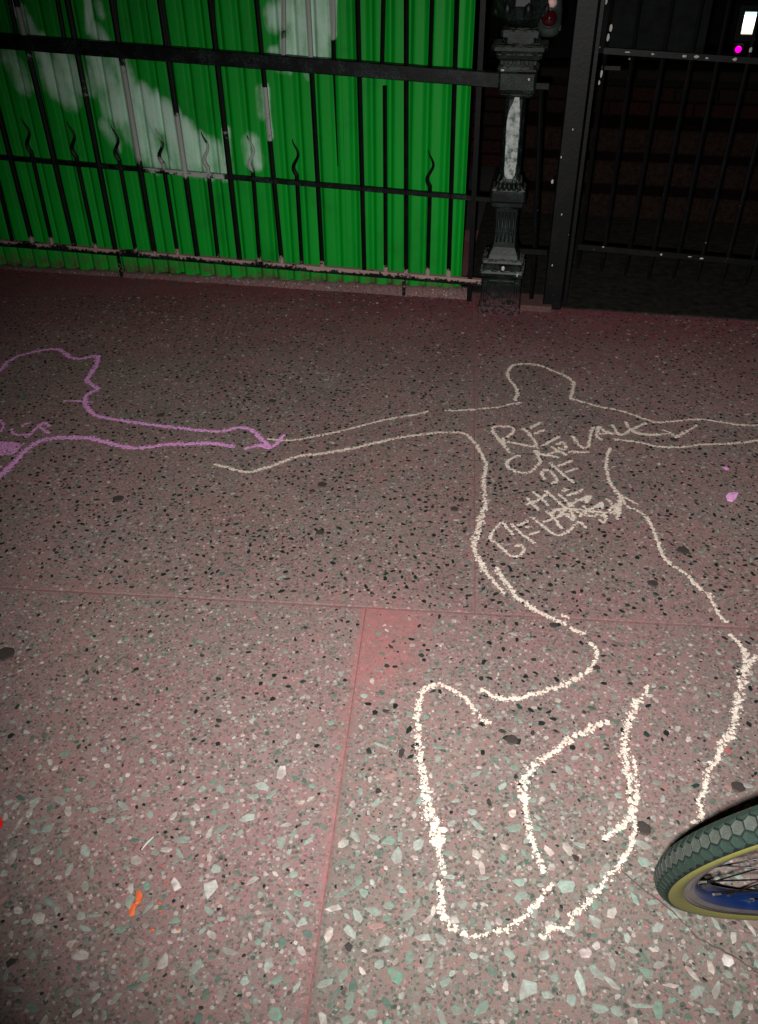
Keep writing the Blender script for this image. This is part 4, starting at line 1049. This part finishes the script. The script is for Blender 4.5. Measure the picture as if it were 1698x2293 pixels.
M_rimb = mk_plain('rim_blue', (.012, .040, .17), .22, .45, .2, 30, bmp=.05)
M_spk = mk_plain('black_spoke', (.012, .013, .015), .3, .6, bmp=0); M_nip = mk_plain('nipple_brass', (.45, .42, .38), .25, 1.0, bmp=0)
M_frm = mk_plain('frame_blue', (.02, .05, .22), .3, .2, bmp=0); M_blk = mk_plain('black_plastic', (.015, .015, .015), .5, bmp=0)
RC, RT_ = .318, .0215
def ring_surface(sec, nphi=160, closed_sec=False):
    """sec: list of (radius, y). ring around the wheel axis (local Y) centred at origin"""
    v = []; f = []; m = len(sec)
    for i in range(nphi):
        a = 2 * math.pi * i / nphi
        for r, y in sec: v.append((r * math.cos(a), y, r * math.sin(a)))
    for i in range(nphi):
        j = (i + 1) % nphi
        for k in range(m if closed_sec else m - 1):
            q = (k + 1) % m; f.append((i * m + k, i * m + q, j * m + q, j * m + k))
    return v, f
def tor(phi, psi, h=0): r = RC + (RT_ + h) * math.cos(psi); return Vector((r * math.cos(phi), (RT_ + h) * math.sin(psi), r * math.sin(phi)))
def wheel(parent, name, cx):
    wobj = bpy.data.objects.new(name, None); C.objects.link(wobj); wobj.parent = parent; wobj.location = (cx, 0, RC + RT_ + .0005)
    tr = math.radians(67)
    sec = [(RC + RT_ * math.cos(a), RT_ * math.sin(a)) for a in np.linspace(-tr, math.radians(54), 13)]
    v, f = ring_surface(sec); bobj('tyre', v, f, M_rub, wobj)
    for sg_ in (-1, 1):
        sec = [(RC + RT_ * math.cos(a) * 1.005, sg_ * RT_ * 1.005 * math.sin(a)) for a in np.linspace(tr if sg_ < 0 else math.radians(54), math.radians(124), 9)]
        v, f = ring_surface(sec)
        bobj('sidewall', v, f, M_tan, wobj)
    # honeycomb tread: three rows of hexagonal blocks
    mbk = MB(); mbs = MB(); nb = 116; ps = .0172 / RT_
    for row in (-1, 0, 1):
        for k in range(nb):
            ph0 = 2 * math.pi * (k + (.5 if row else 0)) / nb; psi0 = row * ps * .86
            hx = []
            for q in range(6):
                an = math.pi / 3 * q + math.pi / 6; sc_ = .85
                hx.append((ph0 + math.cos(an) * sc_ * (math.pi / nb) / math.cos(math.pi / 6), psi0 + math.sin(an) * sc_ * ps * .5 / math.cos(math.pi / 6) * 1.0))
            lim = math.radians(65.5)
            hx = [(a, max(-lim, min(math.radians(53), b_))) for a, b_ in hx]
            top = [tor(a, b_, .0012) for a, b_ in hx]; bot = [tor(a, b_, -.0005) for a, b_ in hx]
            (mbk if row == 0 else mbs).add(bot + top, [(6, 7, 8, 9, 10, 11)] + [(i, (i + 1) % 6, 6 + (i + 1) % 6, 6 + i) for i in range(6)])
    bobj('tread', mbk.v, mbk.f, M_block, wobj, smooth=False); bobj('shoulder_tread', mbs.v, mbs.f, M_blocks2, wobj, smooth=False)
    rr = .3085
    for sg_ in (-1, 1):
        v, f = ring_surface([(rr + .001, sg_ * .0135), (rr + .0015, sg_ * .0170), (rr - .0005, sg_ * .0178), (rr - .003, sg_ * .0168), (rr - .009, sg_ * .0160), (rr - .0095, sg_ * .0165), (rr - .011, sg_ * .0165), (rr - .0115, sg_ * .0158), (rr - .017, sg_ * .0148), (rr - .018, sg_ * .0138)]); bobj('rim_wall', v, f, M_rimg, wobj)
    v, f = ring_surface([(rr - .018, -.0138), (rr - .021, -.0115), (rr - .0245, -.005), (rr - .0252, 0), (rr - .0245, .005), (rr - .021, .0115), (rr - .018, .0138)]); bobj('rim_well', v, f, M_rimb, wobj)
    hb = MB(); hb.sweep([(0, -.05, 0), (0, -.036, 0), (0, -.035, 0), (0, -.028, 0), (0, -.027, 0), (0, .027, 0), (0, .028, 0), (0, .035, 0), (0, .036, 0), (0, .05, 0)], [.006, .008, .024, .024, .012, .012, .024, .024, .008, .006], n=16)
    bobj('hub', hb.v, hb.f, M_rimg, wobj)
    for k in range(36):
        a = 2 * math.pi * k / 36; sd = 1 if k % 2 else -1; cr_ = (1 if (k // 2) % 2 else -1) * R(62)
        p0 = Vector((.022 * math.cos(a + cr_), .031 * sd, .022 * math.sin(a + cr_))); p1 = Vector(((rr - .025) * math.cos(a), .002 * sd, (rr - .025) * math.sin(a)))
        sp_ = MB(); sp_.sweep([p0, p1], .00115, n=5, up=(0, 1, .01)); so_ = bobj('spoke', sp_.v, sp_.f, M_spk, wobj)
        d = (p0 - p1).normalized(); nm = MB(); nm.sweep([p1 - d * .002, p1 + d * .003, p1 + d * .012, p1 + d * .0125], [.0042, .0026, .0022, .0014], n=6); bobj('nipple', nm.v, nm.f, M_nip, wobj, smooth=False)
    return wobj
fw = wheel(bike, 'front_wheel', 0)
rw = wheel(bike, 'rear_wheel', 1.02)
def tube(name, pts, r, m, n=10, parent=bike):
    b = MB(); b.sweep(pts, r, n=n, up=(.01, 1, .02)); return bobj(name, b.v, b.f, m, parent)
zh = RC + RT_
for sg_ in (-1, 1): tube('fork_blade', [(0, sg_ * .052, zh), (.03, sg_ * .05, zh + .12), (.10, sg_ * .045, zh + .33), (.115, sg_ * .03, zh + .37)], [.008, .010, .013, .013], M_frm)
tube('fork_crown', [(.115, -.05, zh + .375), (.115, .05, zh + .375)], .016, M_frm)
tube('head_tube', [(.118, 0, zh + .37), (.165, 0, zh + .53)], .019, M_frm)
tube('down_tube', [(.13, 0, zh + .40), (.60, 0, zh - .05)], .017, M_frm); tube('top_tube', [(.16, 0, zh + .51), (.76, 0, zh + .44)], .015, M_frm)
tube('seat_tube', [(.60, 0, zh - .05), (.77, 0, zh + .48)], .015, M_frm)
for sg_ in (-1, 1):
    tube('chain_stay', [(.61, sg_ * .03, zh - .05), (.80, sg_ * .05, zh - .03), (1.02, sg_ * .062, zh)], .009, M_frm); tube('seat_stay', [(.755, sg_ * .02, zh + .42), (.85, sg_ * .045, zh + .26), (1.02, sg_ * .062, zh)], .007, M_frm)
tube('seat_post', [(.77, 0, zh + .47), (.81, 0, zh + .60)], .0135, M_rimg)
sd = MB(); sd.sweep([(.66, 0, zh + .615), (.72, 0, zh + .62), (.82, 0, zh + .625), (.90, 0, zh + .635), (.93, 0, zh + .635)], [.012, .024, .045, .07, .03], n=10)
for q in sd.v: q.z = zh + .62 + (q.z - zh - .62) * .42
bobj('saddle', sd.v, sd.f, M_blk, bike)
tube('stem', [(.165, 0, zh + .52), (.185, 0, zh + .60), (.13, 0, zh + .615)], .013, M_rimg)
hbar = tube('handlebar', [(.22, -.28, zh + .63), (.16, -.15, zh + .63), (.13, -.04, zh + .615), (.13, .04, zh + .615), (.16, .15, zh + .63), (.22, .28, zh + .63)], .011, M_rimg)
for sg_ in (-1, 1): tube('grip', [(.165, sg_ * .16, zh + .63), (.225, sg_ * .29, zh + .63)], .016, M_blk, parent=hbar)
ck = MB(); ck.sweep([(.60, .035, zh - .05), (.60, .042, zh - .05)], .085, n=24, up=(0, .01, 1)); bobj('chainring', ck.v, ck.f, M_blk, bike, smooth=False)
tube('crank', [(.60, .055, zh - .05), (.52, .065, zh - .19)], .009, M_rimg); tube('crank', [(.60, -.05, zh - .05), (.68, -.06, zh + .09)], .009, M_rimg)
for c_ in ((.52, .11, zh - .19), (.68, -.105, zh + .09)):
    pb = MB(); pb.box(c_, (.09, .08, .02), None, .004); bobj('pedal', pb.v, pb.f, M_blk, bike, smooth=False)
# kickstand reaching the ground on the leaning side
for yy in (1,):
    top = Vector((.66, 0, zh - .06)); best = None
    for sg_ in (-1, 1):
        wd = bike.matrix_world @ Vector((.70, sg_ * .28, .0))
        # choose local foot whose world z is 0
        Mx = bike.matrix_world
        y_ = sg_ * .22; zloc = -(Mx[2][3] + Mx[2][0] * .70 + Mx[2][1] * y_) / Mx[2][2]
        if best is None or zloc > best[1]: best = (y_, zloc)
    foot_ = Vector((.70, best[0], best[1] + .006))
    tube('kickstand', [top, top.lerp(foot_, .9), foot_], [.008, .007, .009], M_rimg)
